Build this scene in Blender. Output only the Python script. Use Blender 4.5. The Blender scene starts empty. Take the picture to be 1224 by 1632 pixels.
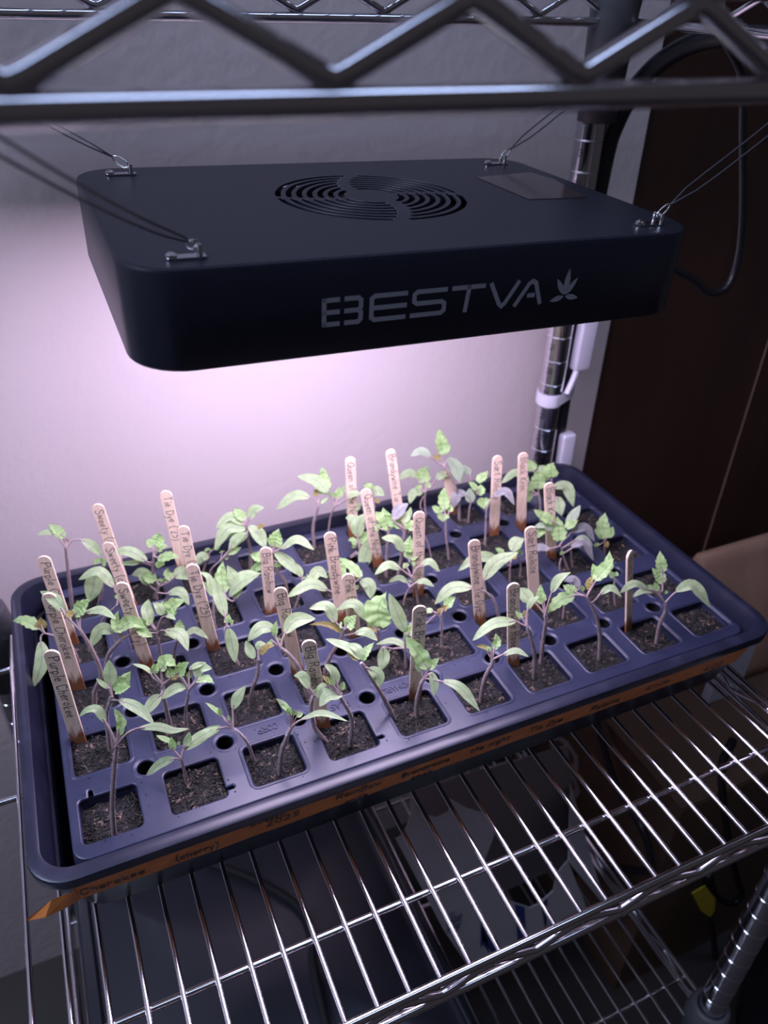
import bpy, math, random
from mathutils import Vector, Matrix

sc = bpy.context.scene
COL = sc.collection
# ------------------------------------------------------------------ camera
F = 1228.66
CAM_R = Matrix(((0.9148, 0.2081, -0.3461), (-0.4033, 0.5138, -0.7572), (0.0203, 0.8323, 0.5540)))
CAM_C = Vector((-0.2053, -0.4348, 0.4187))
cd = bpy.data.cameras.new('camera')
cam = bpy.data.objects.new('camera', cd)
COL.objects.link(cam)
cam.matrix_world = Matrix.Translation(CAM_C) @ CAM_R.to_quaternion().normalized().to_matrix().to_4x4()
cd.sensor_fit = 'VERTICAL'
cd.sensor_height = 36.0
cd.lens = F * 36.0 / 1632.0
cd.clip_start = 0.01
cd.dof.use_dof = True
cd.dof.focus_distance = 0.46
cd.dof.aperture_fstop = 8.5
sc.camera = cam
# ------------------------------------------------------------------ world, added fill lights, exposure
w = bpy.data.worlds.new('world')
sc.world = w
w.use_nodes = True
w.node_tree.nodes['Background'].inputs[0].default_value = (0.92, 0.86, 1.0, 1)
w.node_tree.nodes['Background'].inputs[1].default_value = 0.035
ld = bpy.data.lights.new('left_fill_light', 'AREA')  # fill light added high on the left to brighten the upper wall
ld.shape = 'SQUARE'
ld.size = 0.9
ld.energy = 30.0
ld.color = (0.66, 0.74, 1.0)
lo = bpy.data.objects.new('left_fill_light', ld)
lo.location = (-1.55, -0.12, 1.45)
lo.rotation_euler = (Vector((0, 0.15, 0.35)) - Vector(lo.location)).to_track_quat('-Z', 'Y').to_euler()
COL.objects.link(lo)
ld2 = bpy.data.lights.new('overhead_rail_light', 'AREA')  # wide overhead light added for the highlights along the upper rails
ld2.shape = 'RECTANGLE'
ld2.size = 1.9
ld2.size_y = 0.35
ld2.energy = 9.0
ld2.color = (0.50, 0.64, 1.0)
lo2 = bpy.data.objects.new('overhead_rail_light', ld2)
lo2.location = (-0.1, -0.55, 1.75)
COL.objects.link(lo2)
LED_COLOR = (0.85, 0.71, 1.0)
LED_STRENGTH = 18.5
sc.view_settings.view_transform = 'Standard'
sc.view_settings.look = 'None'
sc.view_settings.gamma = 1.0
sc.view_settings.use_curve_mapping = False
sc.view_settings.exposure = 0.0

# ------------------------------------------------------------------ helpers
def ray(u, v):
    return CAM_R @ Vector(((u - 612) / F, -(v - 816) / F, -1.0))

def at(u, v, ax, val):
    d = ray(u, v)
    return CAM_C + d * ((val - CAM_C[ax]) / d[ax])

def at_plane(u, v, p, n):
    d = ray(u, v)
    return CAM_C + d * ((p - CAM_C).dot(n) / d.dot(n))

def depth(p):
    return -(CAM_R.transposed() @ (p - CAM_C)).z

class MB:
    def __init__(s):
        s.v = []; s.f = []; s.uv = {}; s.flat = set()
    def add(s, vs, fs):
        o = len(s.v)
        s.v += [tuple(x) for x in vs]
        s.f += [tuple(i + o for i in f) for f in fs]
        return o
    def box(s, c, d, R=None):
        hx, hy, hz = d[0] / 2, d[1] / 2, d[2] / 2
        vs = [Vector((x * hx, y * hy, z * hz)) for z in (-1, 1) for y in (-1, 1) for x in (-1, 1)]
        c = Vector(c)
        vs = [((R @ p) if R else p) + c for p in vs]
        s.add(vs, [(0, 2, 3, 1), (4, 5, 7, 6), (0, 1, 5, 4), (2, 6, 7, 3), (0, 4, 6, 2), (1, 3, 7, 5)])
    def tube(s, pts, r, n=8, caps=True, closed=False):
        pts = [Vector(p) for p in pts]
        m = len(pts)
        rr = r if isinstance(r, (list, tuple)) else [r] * m
        rings = []
        prev = None
        for i, p in enumerate(pts):
            if closed:
                t = pts[(i + 1) % m] - pts[i - 1]
            else:
                t = pts[min(i + 1, m - 1)] - pts[max(i - 1, 0)]
            t.normalize()
            if prev is None:
                a = Vector((0, 0, 1)) if abs(t.z) < 0.9 else Vector((1, 0, 0))
                x = t.cross(a).normalized()
            else:
                x = (prev - t * prev.dot(t)).normalized()
            prev = x
            y = t.cross(x)
            rings.append([p + (x * math.cos(2 * math.pi * k / n) + y * math.sin(2 * math.pi * k / n)) * rr[i] for k in range(n)])
        vs = [q for R in rings for q in R]
        fs = []
        for i in range(m if closed else m - 1):
            j = (i + 1) % m
            for k in range(n):
                k2 = (k + 1) % n
                fs.append((i * n + k, i * n + k2, j * n + k2, j * n + k))
        if caps and not closed:
            vs += rings[0] + rings[-1]          # the caps keep vertices of their own, so the sides shade cleanly
            fs.append(tuple(m * n + k for k in range(n - 1, -1, -1)))
            fs.append(tuple((m + 1) * n + k for k in range(n)))
        s.add(vs, fs)
    def lathe(s, c, prof, n=24, caps=True):
        c = Vector(c)
        vs = [c + Vector((r * math.cos(2 * math.pi * k / n), r * math.sin(2 * math.pi * k / n), z)) for r, z in prof for k in range(n)]
        fs = [(i * n + k, i * n + (k + 1) % n, (i + 1) * n + (k + 1) % n, (i + 1) * n + k) for i in range(len(prof) - 1) for k in range(n)]
        if caps:
            fs.append(tuple(range(n - 1, -1, -1)))
            fs.append(tuple((len(prof) - 1) * n + k for k in range(n)))
        s.add(vs, fs)
    def loft(s, rings, cap0=False, cap1=False):
        n = len(rings[0])
        vs = [q for R in rings for q in R]
        fs = [(i * n + k, i * n + (k + 1) % n, (i + 1) * n + (k + 1) % n, (i + 1) * n + k) for i in range(len(rings) - 1) for k in range(n)]
        if cap0: fs.append(tuple(range(n - 1, -1, -1)))
        if cap1: fs.append(tuple((len(rings) - 1) * n + k for k in range(n)))
        s.add(vs, fs)
    def build(s, name, mat, parent=None, smooth=True, label=None, cat=None, group=None, kind=None, uvs=None, loc=None):
        me = bpy.data.meshes.new(name)
        me.from_pydata(s.v, [], s.f)
        if uvs:
            ul = me.uv_layers.new(name='UVMap')
            for lp in me.loops:
                ul.data[lp.index].uv = uvs[lp.vertex_index]
        me.materials.append(mat)
        if smooth:
            me.polygons.foreach_set('use_smooth', [True] * len(me.polygons))
            if smooth == 'auto':
                me.set_sharp_from_angle(angle=math.radians(38))
        me.update()
        return link(name, me, parent, label, cat, group, kind, loc)

def link(name, me, parent=None, label=None, cat=None, group=None, kind=None, loc=None):
    o = bpy.data.objects.new(name, me)
    COL.objects.link(o)
    if parent is not None: o.parent = parent
    if loc is not None: o.location = loc
    if label: o['label'] = label
    if cat: o['category'] = cat
    if group: o['group'] = group
    if kind: o['kind'] = kind
    return o

def empty(name, loc, label, cat, group=None, rot=None):
    o = link(name, None, None, label, cat, group)
    o.location = loc
    if rot: o.rotation_euler = rot
    o.empty_display_size = 0.01
    return o

def rrect(hx, hy, r, z, seg=6, cx=0.0, cy=0.0):
    out = []
    for sx, sy, a0 in ((1, 1, 0), (-1, 1, 90), (-1, -1, 180), (1, -1, 270)):
        for k in range(seg + 1):
            a = math.radians(a0 + 90 * k / seg)
            out.append(Vector((cx + sx * (hx - r) + r * math.cos(a), cy + sy * (hy - r) + r * math.sin(a), z)))
    return out

def filled(loops, z, half, bev, res=1):
    cu = bpy.data.curves.new('tmp', 'CURVE')
    cu.dimensions = '2D'; cu.fill_mode = 'BOTH'
    cu.extrude = half; cu.bevel_depth = bev; cu.bevel_resolution = res
    for L in loops:
        sp = cu.splines.new('POLY')
        sp.points.add(len(L) - 1)
        for i, p in enumerate(L): sp.points[i].co = (p[0], p[1], 0, 1)
        sp.use_cyclic_u = True
    o = bpy.data.objects.new('tmp', cu)
    COL.objects.link(o)
    dg = bpy.context.evaluated_depsgraph_get()
    me = bpy.data.meshes.new_from_object(o.evaluated_get(dg))
    bpy.data.objects.remove(o)
    me.transform(Matrix.Translation((0, 0, z)))
    me.materials.clear()
    return me

# ------------------------------------------------------------------ materials
def mat(name, col, rough=0.5, metal=0.0, noise=None, bump=None, spec=None, alpha_uv=None):
    m = bpy.data.materials.new(name)
    m.use_nodes = True
    nt = m.node_tree
    b = nt.nodes['Principled BSDF']
    b.inputs['Base Color'].default_value = (*col, 1)
    b.inputs['Roughness'].default_value = rough
    b.inputs['Metallic'].default_value = metal
    if spec is not None: b.inputs['Specular IOR Level'].default_value = spec
    tc = nt.nodes.new('ShaderNodeTexCoord')
    if noise:
        sc_, c2, lo_, hi_ = noise[:4]
        n = nt.nodes.new('ShaderNodeTexNoise'); n.inputs['Scale'].default_value = sc_; n.inputs['Detail'].default_value = 5
        src = tc.outputs['Object']
        if len(noise) > 4:
            mp = nt.nodes.new('ShaderNodeMapping'); mp.inputs['Scale'].default_value = noise[4]
            nt.links.new(src, mp.inputs[0]); src = mp.outputs[0]
        nt.links.new(src, n.inputs['Vector'])
        r = nt.nodes.new('ShaderNodeValToRGB')
        r.color_ramp.elements[0].position = lo_; r.color_ramp.elements[1].position = hi_
        r.color_ramp.elements[0].color = (*col, 1); r.color_ramp.elements[1].color = (*c2, 1)
        nt.links.new(n.outputs['Fac'], r.inputs[0])
        nt.links.new(r.outputs[0], b.inputs['Base Color'])
    if bump:
        n2 = nt.nodes.new('ShaderNodeTexNoise'); n2.inputs['Scale'].default_value = bump[0]; n2.inputs['Detail'].default_value = 4
        nt.links.new(tc.outputs['Object'], n2.inputs['Vector'])
        bp = nt.nodes.new('ShaderNodeBump'); bp.inputs['Strength'].default_value = bump[1]; bp.inputs['Distance'].default_value = bump[2]
        nt.links.new(n2.outputs['Fac'], bp.inputs['Height'])
        nt.links.new(bp.outputs[0], b.inputs['Normal'])
    return m

def leaf_mat(name, top, top2, vein, under, trans=0.35):
    m = bpy.data.materials.new(name)
    m.use_nodes = True
    nt = m.node_tree; N = nt.nodes; Lk = nt.links
    b = N['Principled BSDF']; out = N['Material Output']
    b.inputs['Roughness'].default_value = 0.55
    b.inputs['Sheen Weight'].default_value = 0.25
    b.inputs['Sheen Roughness'].default_value = 0.5
    tc = N.new('ShaderNodeTexCoord')
    nz = N.new('ShaderNodeTexNoise'); nz.inputs['Scale'].default_value = 260; nz.inputs['Detail'].default_value = 4
    Lk.new(tc.outputs['Object'], nz.inputs['Vector'])
    rp = N.new('ShaderNodeValToRGB'); rp.color_ramp.elements[0].position = 0.35; rp.color_ramp.elements[1].position = 0.65
    rp.color_ramp.elements[0].color = (*top, 1); rp.color_ramp.elements[1].color = (*top2, 1)
    Lk.new(nz.outputs['Fac'], rp.inputs[0])
    uv = N.new('ShaderNodeUVMap'); sp = N.new('ShaderNodeSeparateXYZ'); Lk.new(uv.outputs[0], sp.inputs[0])
    ab = N.new('ShaderNodeMath'); ab.operation = 'ABSOLUTE'; Lk.new(sp.outputs[0], ab.inputs[0])
    # mid rib
    mr = N.new('ShaderNodeMapRange'); mr.inputs[1].default_value = 0.02; mr.inputs[2].default_value = 0.12
    mr.inputs[3].default_value = 1; mr.inputs[4].default_value = 0; Lk.new(ab.outputs[0], mr.inputs[0])
    # side veins
    ma = N.new('ShaderNodeMath'); ma.operation = 'MULTIPLY_ADD'; ma.inputs[1].default_value = -0.22
    Lk.new(ab.outputs[0], ma.inputs[0]); Lk.new(sp.outputs[1], ma.inputs[2])
    mm = N.new('ShaderNodeMath'); mm.operation = 'MULTIPLY'; mm.inputs[1].default_value = 7.0; Lk.new(ma.outputs[0], mm.inputs[0])
    fr = N.new('ShaderNodeMath'); fr.operation = 'FRACT'; Lk.new(mm.outputs[0], fr.inputs[0])
    sv = N.new('ShaderNodeMapRange'); sv.inputs[1].default_value = 0.0; sv.inputs[2].default_value = 0.16
    sv.inputs[3].default_value = 0.55; sv.inputs[4].default_value = 0; Lk.new(fr.outputs[0], sv.inputs[0])
    mx = N.new('ShaderNodeMath'); mx.operation = 'MAXIMUM'; Lk.new(mr.outputs[0], mx.inputs[0]); Lk.new(sv.outputs[0], mx.inputs[1])
    sc2 = N.new('ShaderNodeMath'); sc2.operation = 'MULTIPLY'; sc2.inputs[1].default_value = 0.62; Lk.new(mx.outputs[0], sc2.inputs[0])
    mix = N.new('ShaderNodeMix'); mix.data_type = 'RGBA'
    Lk.new(sc2.outputs[0], mix.inputs[0]); Lk.new(rp.outputs[0], mix.inputs[6]); mix.inputs[7].default_value = (*vein, 1)
    ge = N.new('ShaderNodeNewGeometry')
    mix2 = N.new('ShaderNodeMix'); mix2.data_type = 'RGBA'
    Lk.new(ge.outputs['Backfacing'], mix2.inputs[0]); Lk.new(mix.outputs[2], mix2.inputs[6]); mix2.inputs[7].default_value = (*under, 1)
    Lk.new(mix2.outputs[2], b.inputs['Base Color'])
    bp = N.new('ShaderNodeBump'); bp.inputs['Strength'].default_value = 0.35; bp.inputs['Distance'].default_value = 0.0004
    bp.invert = True
    Lk.new(mx.outputs[0], bp.inputs['Height']); Lk.new(bp.outputs[0], b.inputs['Normal'])
    tr = N.new('ShaderNodeBsdfTranslucent')
    hs = N.new('ShaderNodeHueSaturation'); hs.inputs['Saturation'].default_value = 1.3; hs.inputs['Value'].default_value = 1.3
    Lk.new(mix.outputs[2], hs.inputs['Color']); Lk.new(hs.outputs[0], tr.inputs[0])
    ms = N.new('ShaderNodeMixShader'); ms.inputs[0].default_value = trans
    Lk.new(b.outputs[0], ms.inputs[1]); Lk.new(tr.outputs[0], ms.inputs[2]); Lk.new(ms.outputs[0], out.inputs[0])
    return m

M = {}
M['wall'] = mat('painted_wall', (0.67, 0.585, 0.59), 0.75, noise=(3, (0.62, 0.545, 0.555), 0.35, 0.7), bump=(95, 0.5, 0.0012))
M['floor'] = mat('dark_floor', (0.035, 0.028, 0.028), 0.6, noise=(9, (0.05, 0.04, 0.036), 0.3, 0.7))
M['brown'] = mat('dark_brown_wood', (0.038, 0.017, 0.013), 0.42, noise=(6, (0.055, 0.024, 0.017), 0.3, 0.75, (6, 6, 0.5)))
M['chrome'] = mat('chrome_wire', (0.76, 0.74, 0.78), 0.13, 1.0)
M['chrome_bright'] = mat('chrome_clip', (0.75, 0.75, 0.78), 0.15, 1.0)
M['chrome_tube'] = mat('chrome_tube', (0.66, 0.65, 0.70), 0.12, 1.0)
M['groove'] = mat('polished_groove', (0.95, 0.95, 1.0), 0.35, 1.0)
M['collar'] = mat('grey_collar_plastic', (0.085, 0.085, 0.095), 0.45)
M['black_coat'] = mat('black_coated_steel', (0.02, 0.02, 0.028), 0.3, noise=(40, (0.03, 0.03, 0.04), 0.4, 0.7))
M['case'] = mat('lamp_case_black', (0.012, 0.014, 0.028), 0.36, bump=(900, 0.25, 0.0001))
M['case_in'] = mat('lamp_inside_black', (0.004, 0.004, 0.006), 0.6)
M['logo'] = mat('grey_print', (0.34, 0.34, 0.40), 0.5)
M['sticker'] = mat('clear_label', (0.05, 0.035, 0.04), 0.12, noise=(90, (0.10, 0.05, 0.04), 0.55, 0.8))
M['cord'] = mat('dark_cord', (0.06, 0.055, 0.07), 0.5)
M['cable'] = mat('black_rubber', (0.012, 0.012, 0.016), 0.3)
M['white_plastic'] = mat('white_plastic', (0.62, 0.62, 0.72), 0.35)
M['tray'] = mat('tray_black_plastic', (0.013, 0.015, 0.032), 0.34, noise=(55, (0.030, 0.033, 0.060), 0.55, 0.85), bump=(30, 0.15, 0.0008))
M['insert'] = mat('insert_black_plastic', (0.021, 0.025, 0.056), 0.32, noise=(35, (0.035, 0.040, 0.082), 0.45, 0.8), bump=(55, 0.22, 0.0009))
M['tape'] = mat('orange_masking_tape', (0.68, 0.25, 0.055), 0.6, noise=(120, (0.60, 0.20, 0.045), 0.35, 0.7), bump=(260, 0.3, 0.0003))
M['ink'] = mat('marker_ink', (0.012, 0.012, 0.02), 0.5)
M['pencil'] = mat('pen_ink', (0.030, 0.028, 0.045), 0.5)
M['soil'] = mat('potting_soil', (0.004, 0.0035, 0.004), 0.85, noise=(520, (0.030, 0.024, 0.023), 0.47, 0.78), bump=(650, 1.0, 0.002))
M['chip'] = mat('peat_chips', (0.008, 0.007, 0.007), 0.7, noise=(190, (0.26, 0.18, 0.14), 0.52, 0.76))
M['stem'] = mat('hairy_purple_stem', (0.25, 0.17, 0.19), 0.6, noise=(250, (0.34, 0.28, 0.25), 0.4, 0.7))
M['hair'] = mat('stem_hair', (0.75, 0.72, 0.8), 0.6)
M['c'] = leaf_mat('cotyledon_green', (0.31, 0.43, 0.21), (0.40, 0.51, 0.28), (0.19, 0.20, 0.20), (0.34, 0.42, 0.30))
M['t'] = leaf_mat('young_leaf_green', (0.31, 0.48, 0.18), (0.41, 0.58, 0.26), (0.15, 0.30, 0.11), (0.26, 0.36, 0.22), 0.4)
M['s'] = leaf_mat('bud_leaf_green', (0.27, 0.42, 0.16), (0.33, 0.48, 0.22), (0.20, 0.30, 0.12), (0.27, 0.33, 0.20), 0.4)
M['b'] = leaf_mat('bronze_leaf', (0.24, 0.19, 0.05), (0.30, 0.26, 0.08), (0.12, 0.07, 0.05), (0.16, 0.09, 0.08), 0.3)
M['p'] = leaf_mat('purple_leaf', (0.20, 0.20, 0.21), (0.26, 0.26, 0.26), (0.10, 0.08, 0.10), (0.18, 0.14, 0.17), 0.2)
M['g'] = leaf_mat('grey_green_leaf', (0.27, 0.36, 0.23), (0.33, 0.41, 0.28), (0.16, 0.17, 0.17), (0.22, 0.22, 0.22), 0.25)
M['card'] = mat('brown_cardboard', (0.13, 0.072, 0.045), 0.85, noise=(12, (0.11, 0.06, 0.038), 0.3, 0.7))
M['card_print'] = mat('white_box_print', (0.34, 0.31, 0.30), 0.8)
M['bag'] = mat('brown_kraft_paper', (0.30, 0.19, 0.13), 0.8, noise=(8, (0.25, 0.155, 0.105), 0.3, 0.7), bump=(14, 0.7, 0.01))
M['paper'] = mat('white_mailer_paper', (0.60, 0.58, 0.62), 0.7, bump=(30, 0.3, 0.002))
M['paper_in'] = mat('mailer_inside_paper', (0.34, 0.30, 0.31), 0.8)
M['blue'] = mat('blue_print', (0.02, 0.05, 0.25), 0.6)
M['blackbox'] = mat('black_storage_plastic', (0.025, 0.026, 0.036), 0.28, bump=(6, 0.2, 0.004))
M['matt_black'] = mat('matt_black_rubber', (0.006, 0.006, 0.008), 0.8)
M['yellow'] = mat('yellow_tag', (0.62, 0.48, 0.03), 0.5)

def wood_mat():
    m = bpy.data.materials.new('pale_birch_stick'); m.use_nodes = True
    nt = m.node_tree; N = nt.nodes; L = nt.links; b = N['Principled BSDF']; b.inputs['Roughness'].default_value = 0.7
    tc = N.new('ShaderNodeTexCoord'); mp = N.new('ShaderNodeMapping'); mp.inputs['Scale'].default_value = (900, 900, 60)
    L.new(tc.outputs['Object'], mp.inputs[0])
    n = N.new('ShaderNodeTexNoise'); n.inputs['Scale'].default_value = 1; L.new(mp.outputs[0], n.inputs['Vector'])
    r = N.new('ShaderNodeValToRGB'); r.color_ramp.elements[0].color = (0.76, 0.56, 0.43, 1); r.color_ramp.elements[1].color = (0.90, 0.73, 0.58, 1)
    r.color_ramp.elements[0].position = 0.3; r.color_ramp.elements[1].position = 0.7
    L.new(n.outputs['Fac'], r.inputs[0])
    # wet stain rising from the soil end of the stick
    sp = N.new('ShaderNodeSeparateXYZ'); L.new(tc.outputs['Object'], sp.inputs[0])
    n2 = N.new('ShaderNodeTexNoise'); n2.inputs['Scale'].default_value = 1; n2.inputs['Detail'].default_value = 3
    mp2 = N.new('ShaderNodeMapping'); mp2.inputs['Scale'].default_value = (500, 500, 70); L.new(tc.outputs['Object'], mp2.inputs[0]); L.new(mp2.outputs[0], n2.inputs['Vector'])
    ad = N.new('ShaderNodeMath'); ad.operation = 'MULTIPLY_ADD'; ad.inputs[1].default_value = -0.030; L.new(n2.outputs['Fac'], ad.inputs[0]); L.new(sp.outputs[2], ad.inputs[2])
    mr = N.new('ShaderNodeMapRange'); mr.inputs[1].default_value = -0.006; mr.inputs[2].default_value = 0.0015; mr.inputs[3].default_value = 1; mr.inputs[4].default_value = 0
    L.new(ad.outputs[0], mr.inputs[0])
    mx = N.new('ShaderNodeMix'); mx.data_type = 'RGBA'; L.new(mr.outputs[0], mx.inputs[0]); L.new(r.outputs[0], mx.inputs[6]); mx.inputs[7].default_value = (0.25, 0.09, 0.035, 1)
    L.new(mx.outputs[2], b.inputs['Base Color'])
    return m
M['wood'] = wood_mat()
def emit_mat():
    m = bpy.data.materials.new('led_panel_light'); m.use_nodes = True
    nt = m.node_tree; nt.nodes.clear()
    e = nt.nodes.new('ShaderNodeEmission'); o = nt.nodes.new('ShaderNodeOutputMaterial')
    e.inputs[0].default_value = (*LED_COLOR, 1); e.inputs[1].default_value = LED_STRENGTH
    nt.links.new(e.outputs[0], o.inputs[0])
    return m
M['led'] = emit_mat()

# ------------------------------------------------------------------ hand lettering (single strokes)
GL = {
 'A': (4, '0,0 2,7 4,0;0.8,2.6 3.2,2.6'), 'B': (4, '0,0 0,7 2.3,7 3.2,6.3 3.2,4.5 2.3,3.8 0,3.8;2.3,3.8 3.7,3 3.7,1 2.6,0 0,0'),
 'C': (4, '4,5.8 3,7 1.2,7 0,5 0,2 1.2,0 3,0 4,1.2'), 'D': (4, '0.3,0 0.3,7 2.3,7 4,5 4,2.2 2.3,0 0,0'),
 'E': (4, '4,7 0,7 0,0 4,0;0,3.6 3.2,3.6'), 'G': (4, '4,5.8 3,7 1.2,7 0,5 0,2 1.2,0 3,0 4,1.4 4,3.2 2.4,3.2'),
 'I': (1, '0.5,0 0.5,7'), 'K': (4, '0,0 0,7;3.8,7 0,3 4,0'), 'L': (3.4, '0,7 0,0 3.4,0'), 'M': (5, '0,0 0,7 2.5,2.6 5,7 5,0'),
 'N': (4, '0,0 0,7 4,0 4,7'), 'O': (4.4, '2.2,0 0.6,1 0,3.5 0.6,6 2.2,7 3.8,6 4.4,3.5 3.8,1 2.2,0'), 'P': (4, '0,0 0,7 2.6,7 3.8,6.2 3.8,4.4 2.6,3.6 0,3.4'),
 'Q': (4.6, '2.2,0 0.6,1 0,3.5 0.6,6 2.2,7 3.8,6 4.4,3.5 3.8,1 2.2,0;2.6,1.8 4.8,-0.6'), 'R': (4, '0,0 0,7 2.6,7 3.7,6.2 3.7,4.6 2.6,3.8 0,3.6;1.8,3.6 4,0'),
 'S': (4, '3.8,6 2.8,7 1,7 0.2,5.8 0.8,4.4 3,3 3.8,1.6 2.8,0 1,0 0,1'), 'T': (4.4, '0,7 4.4,7;2.2,7 2.2,0'), 'V': (4.4, '0,7 2.2,0 4.4,7'),
 'U': (4, '0,7 0,1.5 1.2,0 2.8,0 4,1.5 4,7'), 'Y': (4, '0,7 2,3.6 4,7;2,3.6 2,0'),
 'a': (3.2, '3,3.4 1.6,4 0.2,2.8 0.2,1 1.4,0 2.9,1.4 3,4 3.1,0'), 'b': (3.2, '0.2,7 0.2,0;0.2,2.6 1.6,4 3,2.8 2.8,0.8 1.6,0 0.2,0.8'),
 'c': (2.8, '2.7,3.4 1.4,4 0.2,2.8 0.2,1 1.4,0 2.8,0.7'), 'd': (3.2, '3,3.2 1.6,4 0.2,2.8 0.2,1 1.4,0 2.9,1.2;3,7 3.1,0'),
 'e': (2.9, '0.3,2 2.7,2.4 2.6,3.6 1.5,4 0.3,2.8 0.3,1 1.5,0 2.9,0.8'), 'f': (2.4, '2.4,6.4 1.5,7 0.8,6 0.8,0;0,4 2,4'),
 'g': (3.2, '3,3.2 1.6,4 0.2,2.8 0.2,1 1.4,0 2.9,1.2;3,4 3,-2 1.8,-3 0.4,-2.4'), 'h': (3, '0.2,7 0.2,0;0.2,2.6 1.6,4 2.8,3.2 2.9,0'),
 'i': (0.8, '0.4,4 0.4,0;0.4,5.6 0.5,6'), 'k': (3, '0.2,7 0.2,0;2.6,4 0.3,1.8 2.9,0'), 'l': (0.8, '0.4,7 0.4,0'),
 'm': (4.8, '0.2,4 0.2,0;0.2,2.8 1.3,4 2.4,3 2.4,0;2.4,2.8 3.5,4 4.6,3 4.7,0'), 'n': (3, '0.2,4 0.2,0;0.2,2.8 1.6,4 2.8,3.2 2.9,0'),
 'o': (3, '1.5,0 0.2,1 0.2,3 1.5,4 2.8,3 2.8,1 1.5,0'), 'p': (3.2, '0.2,4 0.2,-3;0.2,3 1.6,4 3,2.8 2.8,0.8 1.6,0 0.2,1'),
 'r': (2.4, '0.2,4 0.2,0;0.2,2.6 1.2,3.8 2.4,3.8'), 's': (2.6, '2.4,3.4 1.3,4 0.3,3.2 2.3,1.2 1.4,0 0.1,0.6'), 't': (2.4, '1.1,6.4 1.1,0.6 2.2,0.1;0,4.2 2.2,4.2'),
 'u': (3, '0.2,4 0.2,1 1.3,0 2.8,1.2 2.8,4;2.8,1.2 3,0'), 'v': (2.8, '0,4 1.4,0 2.8,4'), 'w': (4.2, '0,4 1,0 2.1,3 3.1,0 4.2,4'), 'y': (3, '0.1,4 1.5,0.4;3,4 1.5,0.2 0.3,-2.8'),
 '0': (3.4, '1.7,0 0.2,1.6 0.2,5.4 1.7,7 3.2,5.4 3.2,1.6 1.7,0'), '1': (1.4, '0.2,5.6 1,7 1,0'), '2': (3.4, '0.2,5.6 1.4,7 3,5.8 2.6,4 0.2,0 3.4,0'), '3': (3.2, '0.2,6.4 1.8,7 3,5.6 1.6,3.8 3.1,2 1.8,0 0.1,0.8'),
 '4': (3.4, '2.5,0 2.5,7 0,2.2 3.4,2.2'), '5': (3.4, '3,7 0.6,7 0.4,4 2,4.4 3.3,2.8 2.6,0.6 0.2,0.2'), '7': (3.2, '0.1,7 3.2,7 1.2,0'), '8': (3.2, '1.6,3.7 0.4,5.2 1.6,7 2.8,5.2 1.6,3.7 0.1,1.8 1.6,0 3.1,1.8 1.6,3.7'),
 '6': (3.2, '2.8,6.6 1,5 0.2,2 1.4,0 3,1.6 1.8,3.4 0.4,2.4'), '9': (3.2, '2.9,5 1.6,3.4 0.2,5 1.4,7 2.9,5.6 2.6,2 1.4,0'),
 '(': (1.8, '1.6,8 0.2,5 0.2,2 1.6,-1.4'), ')': (1.8, '0.2,8 1.6,5 1.6,2 0.2,-1.4'), "'": (1, '0.6,7.4 0.4,5.8'), '/': (2.6, '0,-0.6 2.6,7.4'), '.': (1, '0.4,0 0.7,0.3'), ' ': (2.2, ''),
}
def lettering(mb, text, origin, ex, ey, size, wid, nrm, jit=0.0, gap=1.3, rnd=None, lift=0.0001, dep=0.0):
    """ribbons along ex; size = height of 7 units"""
    k = size / 7.0
    x = 0.0
    rnd = rnd or random
    for ch in text:
        adv, st = GL.get(ch, GL[' '])
        dy = rnd.uniform(-1, 1) * jit
        sl = rnd.uniform(-1, 1) * jit * 0.15
        for s in st.split(';'):
            if not s: continue
            P = []
            for a in s.split():
                px, py = a.split(',')
                px, py = float(px), float(py)
                px += rnd.uniform(-1, 1) * jit * 0.35 + py * sl; py += rnd.uniform(-1, 1) * jit * 0.35 + dy
                P.append(origin + ex * ((x + px) * k) + ey * (py * k) + nrm * lift)
            for i in range(len(P) - 1):
                t = (P[i + 1] - P[i])
                if t.length < 1e-7: continue
                t.normalize()
                n = nrm.cross(t) * (wid / 2)
                e = t * (wid * 0.4)
                a, b = P[i] - e, P[i + 1] + e
                up = nrm * (i % 2) * 0.00002
                mb.add([a - n + up, b - n + up, b + n + up, a + n + up], [(0, 1, 2, 3)])
        x += adv + gap
    return x * k

def text_len(text, size, gap=1.3):
    return sum(GL.get(c, GL[' '])[0] + gap for c in text) * size / 7.0

# ================================================================== setting
def plain_box(name, c, d, m, **k):
    b = MB(); b.box(c, d); return b.build(name, m, smooth=False, **k)
WALL_Y = 0.238
FLOOR_Z = -0.69
EDGE_X = 0.360
SEAM_X = 0.6495
plain_box('wall_back', ((-1.4 + EDGE_X + 0.02) / 2, WALL_Y + 0.05, 0.45), (EDGE_X + 0.02 + 1.4, 0.1, 2.3), M['wall'], kind='structure')
plain_box('floor', (0.1, -0.9, FLOOR_Z - 0.02), (3.4, 2.4, 0.04), M['floor'], kind='structure')
door = plain_box('door_1', ((EDGE_X + SEAM_X) / 2, WALL_Y + 0.028, 0.45), (SEAM_X - EDGE_X - 0.0012, 0.05, 2.28), M['brown'], kind='structure')
plain_box('door_leaf', ((SEAM_X + 0.0015 + 1.35) / 2, WALL_Y + 0.028, 0.45), (1.35 - SEAM_X - 0.0015, 0.05, 2.28), M['brown'], parent=door)

m = MB(); m.box((SEAM_X + 0.0004, WALL_Y + 0.0024, 0.45), (0.0009, 0.0016, 2.28)); m.build('edge_strip', M['bag'], door, smooth=False)

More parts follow.
